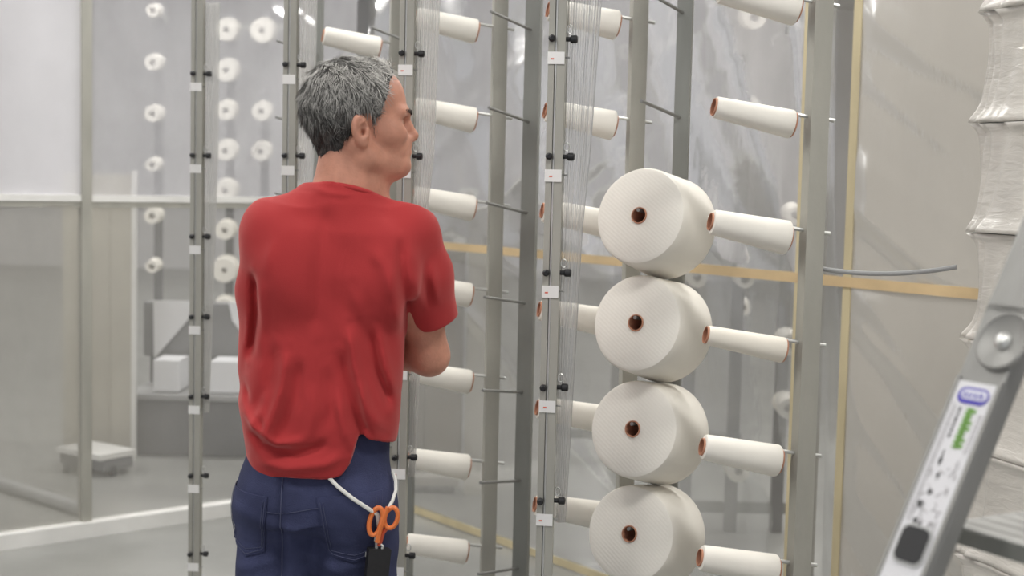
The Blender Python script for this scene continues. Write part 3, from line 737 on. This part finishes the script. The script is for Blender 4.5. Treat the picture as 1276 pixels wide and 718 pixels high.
def build_man():
    root = empty('person', (-.395, 2.86, 0))
    # ---------------- body: one continuous surface
    F = Field((-.68, 2.62, 0.0), (-.02, 3.24, 1.78), .0028)
    # torso
    zs = [.84, .92, 1.03, 1.15, 1.27, 1.37, 1.42]
    F.loft(zs, [-.395, -.388, -.385, -.375, -.362, -.352, -.350], [2.865, 2.865, 2.87, 2.875, 2.875, 2.875, 2.875],
           [.118, .124, .128, .137, .145, .135, .10], [.080, .085, .088, .092, .095, .085, .06], YAW, 2.3, .03)
    for s_ in (ARM_R, ARM_L):
        F.cap((-.335, 2.868, 1.43), s_['sh'], .05, .052, .04)
    # legs
    for hx, kx, ax_ in ((-.320, -.300, -.292), (-.462, -.492, -.505)):
        F.chain([(hx, 2.87, .82), (kx, 2.865, .47), (ax_, 2.89, .09)], [.068, .055, .038], .03)
        F.chain([(ax_, 2.89, .06), (ax_ + .01, 3.06, .035)], [.042, .035], .03)
    # arms
    for q, A in enumerate((ARM_R, ARM_L)):
        mid = (np.array(A['sh']) + np.array(A['el'])) / 2
        F.chain([A['sh'], mid, A['el']], [.050, .045, .041], .03)
        e, w_ = np.array(A['el']), np.array(A['wr'])
        F.chain([e, e + (w_ - e) * .3, w_], [.040, .0415, .027], .02)
        # hand: palm, four fingers and thumb lying on the other arm
        h = np.array(A['ha']); dd = (h - w_) / np.linalg.norm(h - w_); up = np.array((0, 0, 1.)); up = up - dd * (up @ dd); up /= np.linalg.norm(up); out = np.cross(dd, up) * (1 if q == 0 else -1)
        if out[1] < 0: out = -out
        F.cap(w_ + dd * .01, h, .024, .026, .02)
        for f_, (o_, L_) in enumerate(((.028, .062), (.010, .070), (-.009, .066), (-.027, .052))):
            b0 = h + up * o_ * .85 + dd * .008; b1 = b0 + dd * L_ * .5 + up * o_ * .15 - out * .004; b2 = b1 + dd * L_ * .45 - out * .018
            F.chain([b0, b1, b2], [.0095, .0088, .0072], .006)
        t0 = w_ + dd * .035 + up * .018; F.chain([t0, t0 + up * .026 + dd * .02 - out * .004, t0 + up * .034 + dd * .05 - out * .010], [.013, .010, .0085], .008)
    # neck
    F.chain([H(-.012, 0, -.03), H(-.002, 0, -.09), H(-.010, 0, -.165)], [.052, .0575, .070], .02)
    F.cap(H(-.022, 0, -.07), H(-.040, 0, -.165), .042, .055, .03)
    for sy in (-1, 1):
        F.cap(H(-.005, .050 * sy, -.035), H(.040, .022 * sy, -.165), .014, .012, .022)
    F.cap(H(.045, 0, -.095), H(.030, 0, -.165), .030, .034, .03)
    # head
    F.ell(H(-.006, 0, .052), (.0945, .0755, .088), HM, .02)
    F.ell(H(-.036, 0, .045), (.060, .066, .070), HM, .02)
    F.ell(H(.052, 0, .060), (.052, .060, .066), HM, .03)
    F.ell(H(.058, 0, -.012), (.052, .052, .078), HM, .03)
    for sy in (-1, 1):
        F.cap(H(.000, .058 * sy, -.022), H(.020, .050 * sy, -.052), .018, .018, .02)
        F.cap(H(.020, .050 * sy, -.052), H(.088, .014 * sy, -.066), .018, .020, .022)
        F.ell(H(.066, .042 * sy, .000), (.032, .024, .024), HM, .025)      # cheekbone
        F.cap(H(.104, .010 * sy, .040), H(.085, .048 * sy, .042), .011, .010, .014)   # brow
        F.ell(H(.101, .031 * sy, .020), (.018, .019, .0125), HM, .012, 's')   # eye socket
        F.ell(H(.084, .031 * sy, .021), (.0125, .0135, .012), HM, .006)       # lids
        F.ell(H(.110, .0125 * sy, -.010), (.010, .0075, .0075), HM, .006)     # nostril wing
        F.cap(H(.106, .020 * sy, -.014), H(.094, .034 * sy, -.036), .003, .003, .014)   # cheek fold edge
    F.ell(H(.066, 0, -.064), (.042, .034, .022), HM, .025)
    F.ell(H(.100, 0, -.066), (.0175, .019, .016), HM, .014)              # chin
    F.ell(H(.094, 0, -.030), (.022, .026, .024), HM, .018)               # mouth block
    F.chain([H(.100, 0, .034), H(.112, 0, .014), H(.1235, 0, -.002)], [.0085, .009, .0110], .012)   # nose
    F.cap(H(.122, 0, -.004), H(.110, 0, -.013), .0085, .007, .008)
    F.cap(H(.113, -.012, -.0235), H(.113, .012, -.0235), .0060, .0060, .006)    # lips
    F.cap(H(.1115, -.011, -.0365), H(.1115, .011, -.0365), .0068, .0068, .006)
    F.cap(H(.1195, -.020, -.0302), H(.1195, .020, -.0302), .0018, .0018, .004, 's')
    # ears
    for sy in (-1, 1):
        ang = R(20) * sy
        EM = HM @ np.array([[math.cos(ang), math.sin(ang), 0], [-math.sin(ang), math.cos(ang), 0], [0, 0, 1]]) @ np.array([[math.cos(R(12)), 0, -math.sin(R(12))], [0, 1, 0], [math.sin(R(12)), 0, math.cos(R(12))]])
        c = H(-.002, .079 * sy, .002)
        F.ell(c, (.0195, .0105, .0325), EM, .008)
        F.ell(H(.001, .0905 * sy, .006), (.0122, .0105, .0205), EM, .003, 's')
        F.ell(H(.006, .084 * sy, -.003), (.0065, .012, .0085), EM, .003, 's')
        F.cap(H(-.007, .0825 * sy, -.010), H(-.006, .083 * sy, .014), .0035, .0035, .005)
        F.cap(H(-.006, .083 * sy, .014), H(.003, .084 * sy, .020), .0035, .003, .005)
        F.ell(H(.004, .080 * sy, -.022), (.009, .007, .010), EM, .008)
        F.cap(H(.012, .079 * sy, .000), H(.010, .080 * sy, -.010), .005, .005, .006)
    skin = mat('skin', (.57, .27, .185), .5, 0, (28, .14), (170, .10), .4, .15)
    body = link('body', F.mesh('body'), skin, root, 'all')

    # eyes
    for sy in (-1, 1):
        b = MB(); bm = bmesh.new(); bmesh.ops.create_uvsphere(bm, u_segments=16, v_segments=10, radius=.0108); b.bm(bm, Matrix.Translation(H(.0855, .031 * sy, .021)))
        e = b.build('eye', mat('eye_white', (.75, .72, .68), .2), root, 'all')
        b = MB(); bm = bmesh.new(); bmesh.ops.create_uvsphere(bm, u_segments=12, v_segments=8, radius=.0055); b.bm(bm, Matrix.Translation(H(.0925, .031 * sy, .021)))
        b.build('iris', mat('iris', (.06, .05, .04), .2), e, 'all')

    # ---------------- hair
    G = Field(H(-.03, 0, .05) - .17, H(-.03, 0, .05) + .19, .004)
    G.ell(H(-.010, 0, .056), (.0985, .083, .094), HM, .02)
    G.ell(H(-.034, 0, .045), (.0665, .072, .079), HM, .02); G.cap(H(-.030, 0, -.015), H(-.016, 0, -.060), .047, .049, .02)
    G.ell(H(.048, 0, .070), (.054, .066, .066), HM, .03)
    def lx(X, Y, Z):
        x, y, z = X - HO[0], Y - HO[1], Z - HO[2]
        return x * HF[0] + y * HF[1], x * HL[0] + y * HL[1], z
    def hairline(X, Y, Z):
        x, y, z = lx(X, Y, Z)
        # lowest hair height along the head from nape to forehead
        xs = [-.12, -.075, -.045, -.020, -.014, .020, .026, .036, .042, .052, .060, .080, .12]
        zs_ = [-.064, -.062, -.054, -.036, .030, .036, -.002, .004, .042, .062, .096, .134, .18]
        return (np.interp(x, xs, zs_) - z) + 0 * y
    big = ((-2, 0, 0), (2, 6, 4))
    G.op(hairline, *big, .010, 'i')
    def lumps(X, Y, Z):
        x, y, z = lx(X, Y, Z)
        return .0022 * np.sin(95 * x + 60 * z) * np.sin(80 * z - 40 * y) + .0016 * np.sin(170 * x - 120 * z + 2) * np.sin(150 * y + 90 * z)
    G.op(lumps, *big, 0, 'add')
    hm = mat('grey_hair', (.075, .072, .066), .7, 0, (60, .45, (1, 1, .4)), (140, .6, (1, 1, .35)))
    hme = G.mesh('hair'); hair = link('hair', hme, hm, root, 'all')
    # strands on the shell, as fine ribbons
    hme.calc_loop_triangles()
    vv = np.array([v.co for v in hme.vertices]); tri = np.array([t.vertices for t in hme.loop_triangles]); nv = np.array([v.normal for v in hme.vertices])
    e1 = vv[tri[:, 1]] - vv[tri[:, 0]]; e2 = vv[tri[:, 2]] - vv[tri[:, 0]]; ar = np.linalg.norm(np.cross(e1, e2), axis=1)
    NS = 14000; pick = RNG.choice(len(tri), NS, p=ar / ar.sum()); a = RNG.random(NS); b = RNG.random(NS); fl = a + b > 1; a[fl] = 1 - a[fl]; b[fl] = 1 - b[fl]
    P = vv[tri[pick, 0]] + e1[pick] * a[:, None] + e2[pick] * b[:, None]; Nn = nv[tri[pick, 0]]; Nn /= np.linalg.norm(Nn, axis=1)[:, None] + 1e-9
    loc = (P - HO) @ HM
    ok = hairline(P[:, 0], P[:, 1], P[:, 2]) < -.004 - .010 * (loc[:, 0] > .04); P, Nn, loc = P[ok], Nn[ok], loc[ok]; NS = len(P)
    # combing: back and down from the crown, forward and up over the front
    crown = np.array((-.055, 0, .125)); v = loc - crown; v[:, 2] -= .030; front = np.clip((loc[:, 0] - .0) / .07, 0, 1)[:, None]
    v = v * np.array((1, .8, 1.2)); v /= np.linalg.norm(v, axis=1)[:, None] + 1e-6
    v = v * (1 - front) + np.array((-.25, 0, .45)) * front + np.array((0, 0, -.35)) * (1 - front)
    clump = np.stack([np.sin(loc @ np.array((120, 70, 90)) + q * 2.1) for q in range(3)], 1)
    v = v + .55 * clump + RNG.normal(0, .22, v.shape)
    D = v @ HM.T; D -= Nn * (D * Nn).sum(1)[:, None]; D /= np.linalg.norm(D, axis=1)[:, None] + 1e-9
    Ls = RNG.uniform(.014, .028, NS) * (1 - .45 * np.clip((-loc[:, 2] + .01) / .06, 0, 1)); lift = RNG.uniform(.12, .36, NS) * (1 + .7 * front[:, 0] + .8 * np.clip((loc[:, 2] - .09) / .05, 0, 1))
    S = np.cross(D, Nn); W_ = RNG.uniform(.0003, .00065, NS)
    V = []; 
    for q, f in enumerate((0, .35, .7, 1.0)):
        C = P - Nn * .0015 + D * (Ls * f)[:, None] + Nn * (Ls * lift * (f - .55 * f * f) * 1.3)[:, None]
        wq = (W_ * (1, 1, .8, .15)[q])[:, None]; V += [C - S * wq, C + S * wq]
    V = np.stack(V, 1).reshape(-1, 3); idx = np.arange(NS) * 8
    Fc = np.concatenate([np.stack([idx + 2 * q, idx + 2 * q + 1, idx + 2 * q + 3, idx + 2 * q + 2], 1) for q in range(3)])
    me = bpy.data.meshes.new('hair_strands'); me.from_pydata(V.tolist(), [], Fc.tolist()); me.update()
    # natural salt and pepper colour, darker towards the nape
    tone = np.clip(.06 + .09 * clump[:, 0] * clump[:, 1] + .40 * np.clip((loc[:, 2] - .0) / .12, 0, 1) + .16 * np.clip(loc[:, 0] / .08, 0, 1) + RNG.normal(0, .10, NS) - .10 * np.clip((.02 - loc[:, 2]) / .06, 0, 1), .02, .75)
    ca = me.color_attributes.new('tone', 'FLOAT_COLOR', 'POINT')
    ca.data.foreach_set('color', np.repeat(np.stack([tone, tone * .965, tone * .90, np.ones(NS)], 1), 8, 0).astype(np.float32).ravel())
    sm = mat('hair_strand', (.3, .3, .3), .55); at = sm.node_tree.nodes.new('ShaderNodeAttribute'); at.attribute_name = 'tone'; sm.node_tree.links.new(at.outputs['Color'], sm.node_tree.nodes['Principled BSDF'].inputs['Base Color'])
    so = link('hair_strands', me, sm, hair, 'all'); so['kind'] = 'stuff'
    # eyebrows
    for sy in (-1, 1):
        b = MB(); r = random.Random(4)
        for q in range(60):
            f = r.random(); p = H(.113 - .022 * f * f, (.010 + .036 * f) * sy, .038 + .006 * math.sin(f * 2.6) + r.uniform(-.003, .003))
            d_ = HF * .004 + HL * sy * .006 + HU * r.uniform(.000, .004)
            b.tube([p - d_ * .3, p + d_], [.0009, .0003], 4)
        b.build('eyebrow', hm, root)['kind'] = 'stuff'

    # ---------------- jeans
    J = Field((-.70, 2.62, .02), (-.10, 3.16, 1.00), .005)
    J.loft([.80, .84, .875, .92, .985], [-.398, -.399, -.398, -.392, -.388], [2.87, 2.868, 2.868, 2.872, 2.875], [.150, .150, .148, .146, .143], [.118, .120, .118, .108, .104], YAW, 2.5, .02)
    for hx, kx, ax_, sgn in ((-.314, -.300, -.292, 1), (-.466, -.492, -.505, -1)):
        J.ell((hx, 2.835, .845), (.080, .085, .085), None, .035)     # seat
        J.chain([(hx, 2.865, .80), (hx + .006 * sgn, 2.868, .64), (kx, 2.865, .47), (ax_, 2.885, .10), (ax_, 2.89, .06)], [.090, .082, .072, .062, .064], .028)
    def jf(X, Y, Z):
        cre = np.exp(-((X + .448 - .03 * (Z - .8)) / .008) ** 2) * .008 * np.clip((.93 - Z) / .06, 0, 1) * (Y < 2.86)          # centre seam valley
        w_ = .0035 * np.sin(38 * Z + 14 * X + 6 * Y) * np.sin(21 * X - 9 * Z) * np.clip((.90 - Z) / .08, 0, 1)
        for (x0, z0, x1, z1, am, wd) in ((-.44, .80, -.54, .83, -.006, .012), (-.44, .77, -.53, .775, -.005, .012), (-.42, .79, -.32, .77, -.006, .013), (-.43, .75, -.33, .70, -.005, .014), (-.46, .73, -.54, .70, -.005, .012), (-.40, .70, -.28, .72, -.004, .012)):
            ex, ez = x1 - x0, z1 - z0; t = np.clip(((X - x0) * ex + (Z - z0) * ez) / (ex * ex + ez * ez), 0, 1)
            w_ = w_ + am * np.exp(-((X - x0 - t * ex) ** 2 + (Z - z0 - t * ez) ** 2) / (wd * wd)) * (Y < 2.86)
        return cre + w_
    J.op(jf, (-2, 0, 0), (2, 6, 4), 0, 'add')
    denim = mat('blue_denim', (.045, .051, .108), .85, 0, (7, .38), (420, .25), .2)
    jme = J.mesh('jeans'); jeans = link('jeans', jme, denim, root, 'all')
    bvj = BVHTree.FromPolygons([v.co for v in jme.vertices], [p.vertices for p in jme.polygons])
    def on_j(x, z, off=.002):
        h = bvj.ray_cast(Vector((x, 2.3, z)), Vector((0, 1, 0)))
        return (h[0] + h[1] * off) if h[0] is not None else None
    stitch = mat('denim_stitch', (.075, .082, .15), .8)
    def patch(name, outline_fn, m, off, par, nu=14, nv=14):
        vs = []; fs = []
        for j in range(nv + 1):
            for i in range(nu + 1):
                x, z = outline_fn(i / nu, j / nv); p = on_j(x, z, off)
                vs.append(p if p is not None else Vector((x, 2.86, z)))
        n0 = len(vs); inner = []
        for v_ in vs: inner.append(v_ + Vector((0, .004, 0)))
        for j in range(nv):
            for i in range(nu): q = j * (nu + 1) + i; fs.append((q, q + 1, q + nu + 2, q + nu + 1))
        border = [i for i in range(nu + 1)] + [(j + 1) * (nu + 1) - 1 for j in range(1, nv + 1)] + [nv * (nu + 1) + i for i in range(nu - 1, -1, -1)] + [j * (nu + 1) for j in range(nv - 1, 0, -1)]
        k0 = len(vs); vs += [vs[i] + Vector((0, .006, 0)) for i in border]
        for q in range(len(border)): l = (q + 1) % len(border); fs.append((border[q], border[l], k0 + l, k0 + q))
        return MB().add(vs, fs).build(name, m, par, True)
    def pocket(cx, cz, w0, w1, h_, tilt):
        def fn(a_, b_):
            wd = w0 + (w1 - w0) * b_; x = (a_ - .5) * wd; z = -b_ * h_ - (.018 * (1 - abs(a_ - .5) * 2) if b_ > .93 else .018 * (1 - abs(a_ - .5) * 2) * max(0, (b_ - .6) / .4))
            return cx + x * math.cos(tilt) - z * math.sin(tilt), cz + x * math.sin(tilt) + z * math.cos(tilt)
        po = patch('back_pocket', fn, denim, .0035, jeans)
        b = MB()
        for ins in (.04, .09):
            pts = [fn(ins, v_ / 12) for v_ in range(1, 12)] + [fn(u_ / 10, 1 - ins) for u_ in range(1, 10)] + [fn(1 - ins, 1 - v_ / 12) for v_ in range(1, 12)]
            q = [on_j(x, z, .005) for x, z in pts]; q = [p for p in q if p is not None]
            b.tube(q, .0006, 5)
        b.build('stitching', stitch, po)['kind'] = 'stuff'
    pocket(-.315, .868, .125, .105, .125, R(5))
    pocket(-.515, .866, .085, .078, .120, R(-4))
    for (xa, za, xb, zb) in ((-.54, .845, -.45, .830), (-.45, .830, -.26, .858)):
        q = [on_j(xa + (xb - xa) * i / 24, za + (zb - za) * i / 24, .0012) for i in range(25)]; q = [p for p in q if p is not None]
        MB().tube(q, .0007, 5).build('seam', stitch, jeans)
    q = [on_j(-.449 + .03 * (z - .8), z, .001) for z in np.linspace(.93, .62, 30)]
    MB().tube([p for p in q if p is not None], .0014, 5).build('seam', stitch, jeans)
    boot = mat('dark_boot', (.03, .028, .026), .6)
    B = Field((-.62, 2.76, -.01), (-.18, 3.16, .16), .006)
    for ax_ in (-.292, -.505):
        B.chain([(ax_, 2.885, .12), (ax_, 2.885, .055)], [.055, .052], .02); B.chain([(ax_, 2.885, .045), (ax_ + .01 * (1 if ax_ > -.4 else -1), 3.08, .04)], [.052, .045], .03)
    B.op(lambda X, Y, Z: .001 - Z + 0 * X + 0 * Y, (-2, 0, -1), (2, 6, 4), .006, 'i')
    g_ = openvdb.FloatGrid(1.0); g_.copyFromArray(np.ascontiguousarray(B.d)); p_, q_ = g_.convertToQuads(0.0); p_ = p_ * B.h + B.lo
    for side in (0, 1):
        msk = (p_[:, 0] > -.4) == bool(side); mp = np.cumsum(msk) - 1; fq = q_[msk[q_].all(1)]
        MB().add([tuple(v_) for v_ in p_[msk]], [tuple(int(mp[i]) for i in f_) for f_ in fq]).build('boot', boot, root, 'all')

    # ---------------- T-shirt
    T = Field((-.66, 2.62, .86), (-.06, 3.08, 1.53), .004)
    zs = [.86, .885, .915, .973, 1.031, 1.106, 1.205, 1.303, 1.385, 1.42]
    T.loft(zs, [-.386, -.386, -.388, -.387, -.388, -.383, -.372, -.362, -.355, -.352], [2.868] * 2 + [2.866, 2.864, 2.862, 2.866, 2.870, 2.872, 2.875, 2.875],
           [.141, .143, .147, .158, .165, .162, .157, .157, .150, .12], [.122, .123, .124, .126, .126, .122, .122, .122, .108, .08], YAW, 2.45, .03)
    T.cap((-.345, 2.862, 1.445), (-.220, 2.868, 1.388), .050, .066, .045); T.cap((-.345, 2.862, 1.445), (-.478, 2.828, 1.388), .050, .064, .045)
    T.cap(H(-.012, 0, -.095), (-.345, 2.862, 1.41), .070, .105, .04)
    T.ell((-.26, 2.80, 1.31), (.07, .05, .085), None, .06); T.ell((-.44, 2.775, 1.31), (.07, .05, .085), None, .06)     # shoulder blades
    # sleeves
    er = np.array((-.163, 2.930, 1.205)); T.chain([(-.222, 2.868, 1.378), (-.190, 2.895, 1.30), er], [.066, .062, .0535], .03)
    el = np.array((-.508, 2.870, 1.115)); T.chain([(-.480, 2.828, 1.378), (-.497, 2.845, 1.27), el], [.064, .055, .046], .03)
    # cut the sleeve ends, the hem and the neck
    for e, n_ in ((er, np.array((.30, .25, -.92))), (el, np.array((-.15, .25, -.96)))):
        n_ = n_ / np.linalg.norm(n_)
        def cut(X, Y, Z, e=e, n_=n_): return np.maximum((np.sqrt((X - e[0]) ** 2 + (Y - e[1]) ** 2 + (Z - e[2]) ** 2) - .10), -((X - e[0]) * n_[0] + (Y - e[1]) * n_[1] + (Z - e[2]) * n_[2]) + .006)
        if e is er:
            T.op(lambda X, Y, Z: np.maximum(cut(X, Y, Z), -.222 - X + .008), e - .1, e + .1, .003, 's')
        else:
            pass
    for A in (ARM_R,):
        a_ = np.array(A['sh']); b_ = np.array(A['el']); T.cap(a_ + (b_ - a_) * .68, b_, .0455, .0455, .004, 's')
    def hem(X, Y, Z):
        xs = [-.60, -.545, -.52, -.50, -.36, -.33, -.315, -.302, -.262, -.235, -.1]
        hz = [.905, .897, .888, .892, .904, .908, .926, .974, .968, .958, .95]
        return np.interp(X, xs, hz) + .003 * np.sin(40 * X) - Z + 0 * Y
    T.op(hem, (-2, 0, 0), (2, 6, 4), .006, 'i')
    def CZ(X, Y): return 1.491 - .26 * (Y - 2.79) - .17 * (X + .39)
    def neck(X, Y, Z):      # neck opening
        x, y, z = lx(X, Y, Z); t = np.clip((-.06 - z) / .12, 0, 1)
        return np.sqrt((x + .004) ** 2 + y ** 2) - (.0605 + .006 * t)
    T.op(lambda X, Y, Z: np.maximum(neck(X, Y, Z), CZ(X, Y) - .014 - Z), (-2, 0, 1.3), (2, 6, 1.7), .004, 's')
    T.op(lambda X, Y, Z: Z - CZ(X, Y), (-.60, 2.6, 1.40), (0, 3.1, 1.6), .006, 'i')
    # cloth folds (outline points in picture pixels)
    FOLDS = [  # polyline, width m, amplitude m (negative = ridge outwards)
        ([(363, 430), (356, 480), (340, 528), (326, 545)], .011, -.011), ([(378, 440), (372, 490), (352, 545)], .012, .008),
        ([(347, 420), (336, 480), (318, 520)], .013, .007), ([(300, 505), (322, 528), (350, 548), (392, 542)], .009, -.010),
        ([(305, 528), (330, 552), (372, 560), (420, 548)], .010, .010), ([(318, 570), (360, 578), (410, 574), (438, 560)], .011, -.008),
        ([(330, 500), (338, 530), (350, 560)], .008, -.006), ([(404, 540), (418, 500), (410, 450)], .014, .006),
        ([(436, 400), (446, 460), (462, 510), (480, 545)], .011, -.011), ([(424, 430), (436, 490), (452, 535), (446, 560)], .012, .010),
        ([(455, 400), (468, 460), (488, 520)], .010, .008), ([(470, 400), (482, 460), (494, 500)], .010, -.007),
        ([(420, 480), (432, 530), (440, 562)], .010, -.008), ([(450, 470), (458, 520), (472, 552)], .008, -.006),
        ([(498, 290), (503, 350), (506, 440)], .010, .009), ([(488, 320), (492, 370), (498, 420)], .012, -.006),
        ([(512, 330), (520, 360), (524, 400)], .010, -.005), ([(535, 320), (540, 360), (545, 392)], .009, -.004), ([(528, 340), (532, 370), (536, 396)], .008, .005),
        ([(318, 330), (317, 390), (306, 455)], .010, .012), ([(330, 340), (330, 400), (322, 450)], .012, -.005), ([(308, 380), (306, 420), (302, 448)], .008, -.004),
        ([(412, 250), (404, 300), (398, 360), (396, 420)], .018, .006), ([(440, 350), (452, 390), (470, 400)], .013, -.005), ([(350, 290), (342, 320), (338, 350)], .012, -.004),
        ([(378, 232), (410, 240), (446, 244)], .006, -.004), ([(460, 300), (480, 330), (492, 380)], .014, -.006), ([(340, 470), (330, 505), (312, 545)], .010, -.006),
        ([(390, 470), (394, 510), (382, 560)], .012, -.005), ([(300, 470), (310, 500), (318, 512)], .008, .006)]
    segs = []
    for pl_, wd, am in FOLDS:
        pts = [px(x, y, 2.78)[[0, 2]] for x, y in pl_]
        segs.append((pts, wd, am))
    def fold(X, Y, Z):
        x = X[:, :, 0] * 1.0; out = np.zeros((X.shape[0], 1, Z.shape[2]), np.float32)
        xx = X[:, :, :]; zz = Z
        for pts, wd, am in segs:
            dm = None
            for i in range(len(pts) - 1):
                ex, ez = pts[i + 1] - pts[i]; t = np.clip(((xx - pts[i][0]) * ex + (zz - pts[i][1]) * ez) / (ex * ex + ez * ez), 0, 1)
                d2 = (xx - pts[i][0] - t * ex) ** 2 + (zz - pts[i][1] - t * ez) ** 2; dm = d2 if dm is None else np.minimum(dm, d2)
            de = np.minimum((xx - pts[0][0]) ** 2 + (zz - pts[0][1]) ** 2, (xx - pts[-1][0]) ** 2 + (zz - pts[-1][1]) ** 2); tp_ = np.clip(np.sqrt(de) / .045, 0, 1)
            out = out + am * np.exp(-dm / (wd * wd)) * tp_ * tp_ * (3 - 2 * tp_)
        wv = .0016 * np.sin(60 * xx + 25 * zz) * np.sin(33 * zz - 18 * xx + 1)
        return (1.2 * out + wv) * np.clip((2.90 - Y) / .06, 0, 1) + .0012 * np.sin(55 * Y + 40 * zz) * np.sin(30 * xx)
    T.op(fold, (-2, 0, 0), (2, 6, 4), 0, 'add')
    red = mat('red_cotton', (.43, .040, .042), .9, 0, (5, .06), (700, .18), .2); rb = red.node_tree.nodes['Principled BSDF']; rb.inputs['Sheen Weight'].default_value = .35; rb.inputs['Sheen Roughness'].default_value = .45; rb.inputs['Sheen Tint'].default_value = (1, .55, .5, 1)
    tme = T.mesh('t_shirt'); tee = link('t_shirt', tme, red, root, 'all')
    # neck rib and stitched hems
    rib = []
    bvt = BVHTree.FromPolygons([v.co for v in tme.vertices], [p.vertices for p in tme.polygons])
    for q in range(48):
        a_ = 2 * PI * q / 48; c = HO + HF * -.005; xx, yy = c[0] + .0655 * math.cos(a_), c[1] + .0655 * math.sin(a_)
        rib.append(Vector((xx, yy, CZ(xx, yy) - .004)))
    MB().tube(rib, .0060, 8, False, True).build('collar', red, tee, 'all')
    tag(root, 'grey-haired man in red T-shirt and blue jeans, seen from behind, looking right', 'person')

    for ch in root.children: ch.location = -root.location

    # ---------------- tool pouch, cord and scissors on the right hip
    def hip(x, y, off): 
        w_ = px(x, y, 2.78); p = on_j(w_[0], w_[2], off)
        if p is None: p = Vector((w_[0], 2.87, w_[2]))
        return p
    po = empty('tool_pouch', tuple(px(463, 700, 2.76)))
    leather = mat('black_leather', (.012, .011, .012), .5, 0, None, (60, .2))
    inv = Matrix.Translation(-po.location)
    c0 = hip(465, 676, .030); c1 = hip(459, 745, .034)
    axd = (c0 - c1).normalized(); rt = Vector((.93, .36, 0)); rt = (rt - axd * rt.dot(axd)).normalized(); no = rt.cross(axd)
    MP = Matrix(((rt.x, no.x, axd.x, 0), (rt.y, no.y, axd.y, 0), (rt.z, no.z, axd.z, 0), (0, 0, 0, 1)))
    b = MB(); L_ = (c0 - c1).length
    b.prism([(-.023, -.010), (-.018, -.015), (.018, -.015), (.023, -.010), (.023, .008), (-.023, .008)], L_, inv @ Matrix.Translation(c1) @ MP)
    sheath = b.build('sheath', leather, po)
    b = MB(); b.box((0, -.0165, L_ - .016), (.046, .003, .010), inv @ Matrix.Translation(c1) @ MP, .001); b.build('metal_band', M['steel_bright'], po)
    b = MB(); b.box((.006, -.0165, L_ * .55), (.010, .003, .028), inv @ Matrix.Translation(c1) @ MP, .001); b.build('clip', M['steel_bright'], po)
    # cord: from the waist down to the pouch, and a loop on the right
    cordm = mat('white_cord', (.80, .79, .74), .7)
    pts = [hip(x, y, .008) for x, y in ((408, 590), (424, 604), (442, 617), (458, 629), (468, 638), (470, 655), (466, 672))]
    MB().tube([inv @ p for p in pts], .0042, 8).build('cord', cordm, po, True)
    pts = [hip(482, 596, .008), hip(484, 606, .012), hip(484, 616, .014), hip(481, 626, .014), hip(476, 634, .014), hip(471, 641, .014)]
    MB().tube([inv @ p for p in pts], .0036, 8).build('cord', cordm, po, True)
    tag(po, 'black tool pouch with white cord hanging on the man\'s right hip', 'pouch')
    # scissors standing in the pouch
    orange = mat('orange_plastic', (.78, .20, .05), .4); ored = mat('red_orange_plastic', (.55, .08, .03), .4)
    sc = empty('scissors', tuple(hip(470, 660, .03)))
    inv2 = Matrix.Translation(-sc.location); 
    def loop(x, y, rx, ry, rot, depth):
        pts = []
        for q in range(20):
            a_ = 2 * PI * q / 20; u, v_ = rx * math.cos(a_), ry * math.sin(a_)
            pts.append((x + u * math.cos(rot) - v_ * math.sin(rot), y + u * math.sin(rot) + v_ * math.cos(rot)))
        base = hip(472, 655, .028).y - depth
        return [inv2 @ Vector(px(a_, b_, base)) for a_, b_ in pts]
    MB().tube(loop(468.5, 650, 8.0, 17.5, R(14), .004), .0052, 8, False, True).build('handle', orange, sc, True)
    MB().tube(loop(487.5, 645.5, 8.0, 13, R(14), .0), .0048, 8, False, True).build('handle', orange, sc, True)
    base = hip(472, 655, .028).y
    MB().tube([inv2 @ Vector(px(a_, b_, base - .004)) for a_, b_ in ((483, 632), (478, 645), (473, 660), (470, 676))], [.004, .0062, .006, .005], 8).build('shank', orange, sc, True)
    MB().tube([inv2 @ Vector(px(a_, b_, base + .002)) for a_, b_ in ((484, 656), (477, 664), (472, 680))], [.004, .005, .005], 8).build('shank', ored, sc, True)
    tip = [(c1.lerp(c0, f)) for f in (1.05, .95, .2)]
    for s2 in (-1, 1):
        vs = [tip[0] + rt * .006 * s2 + no * .002 * s2, tip[1] + rt * .005 * s2 + no * .002 * s2, tip[2] + no * .001 * s2]
        MB().tube([inv2 @ v_ for v_ in [Vector(px(470, 676, base)) + rt * .002 * s2] + vs], [.003, .0035, .0035, .001], 6).build('blade', M['steel_bright'], sc)
    tag(sc, 'orange-handled scissors standing in the black pouch on the man\'s hip', 'scissors')
build_man()
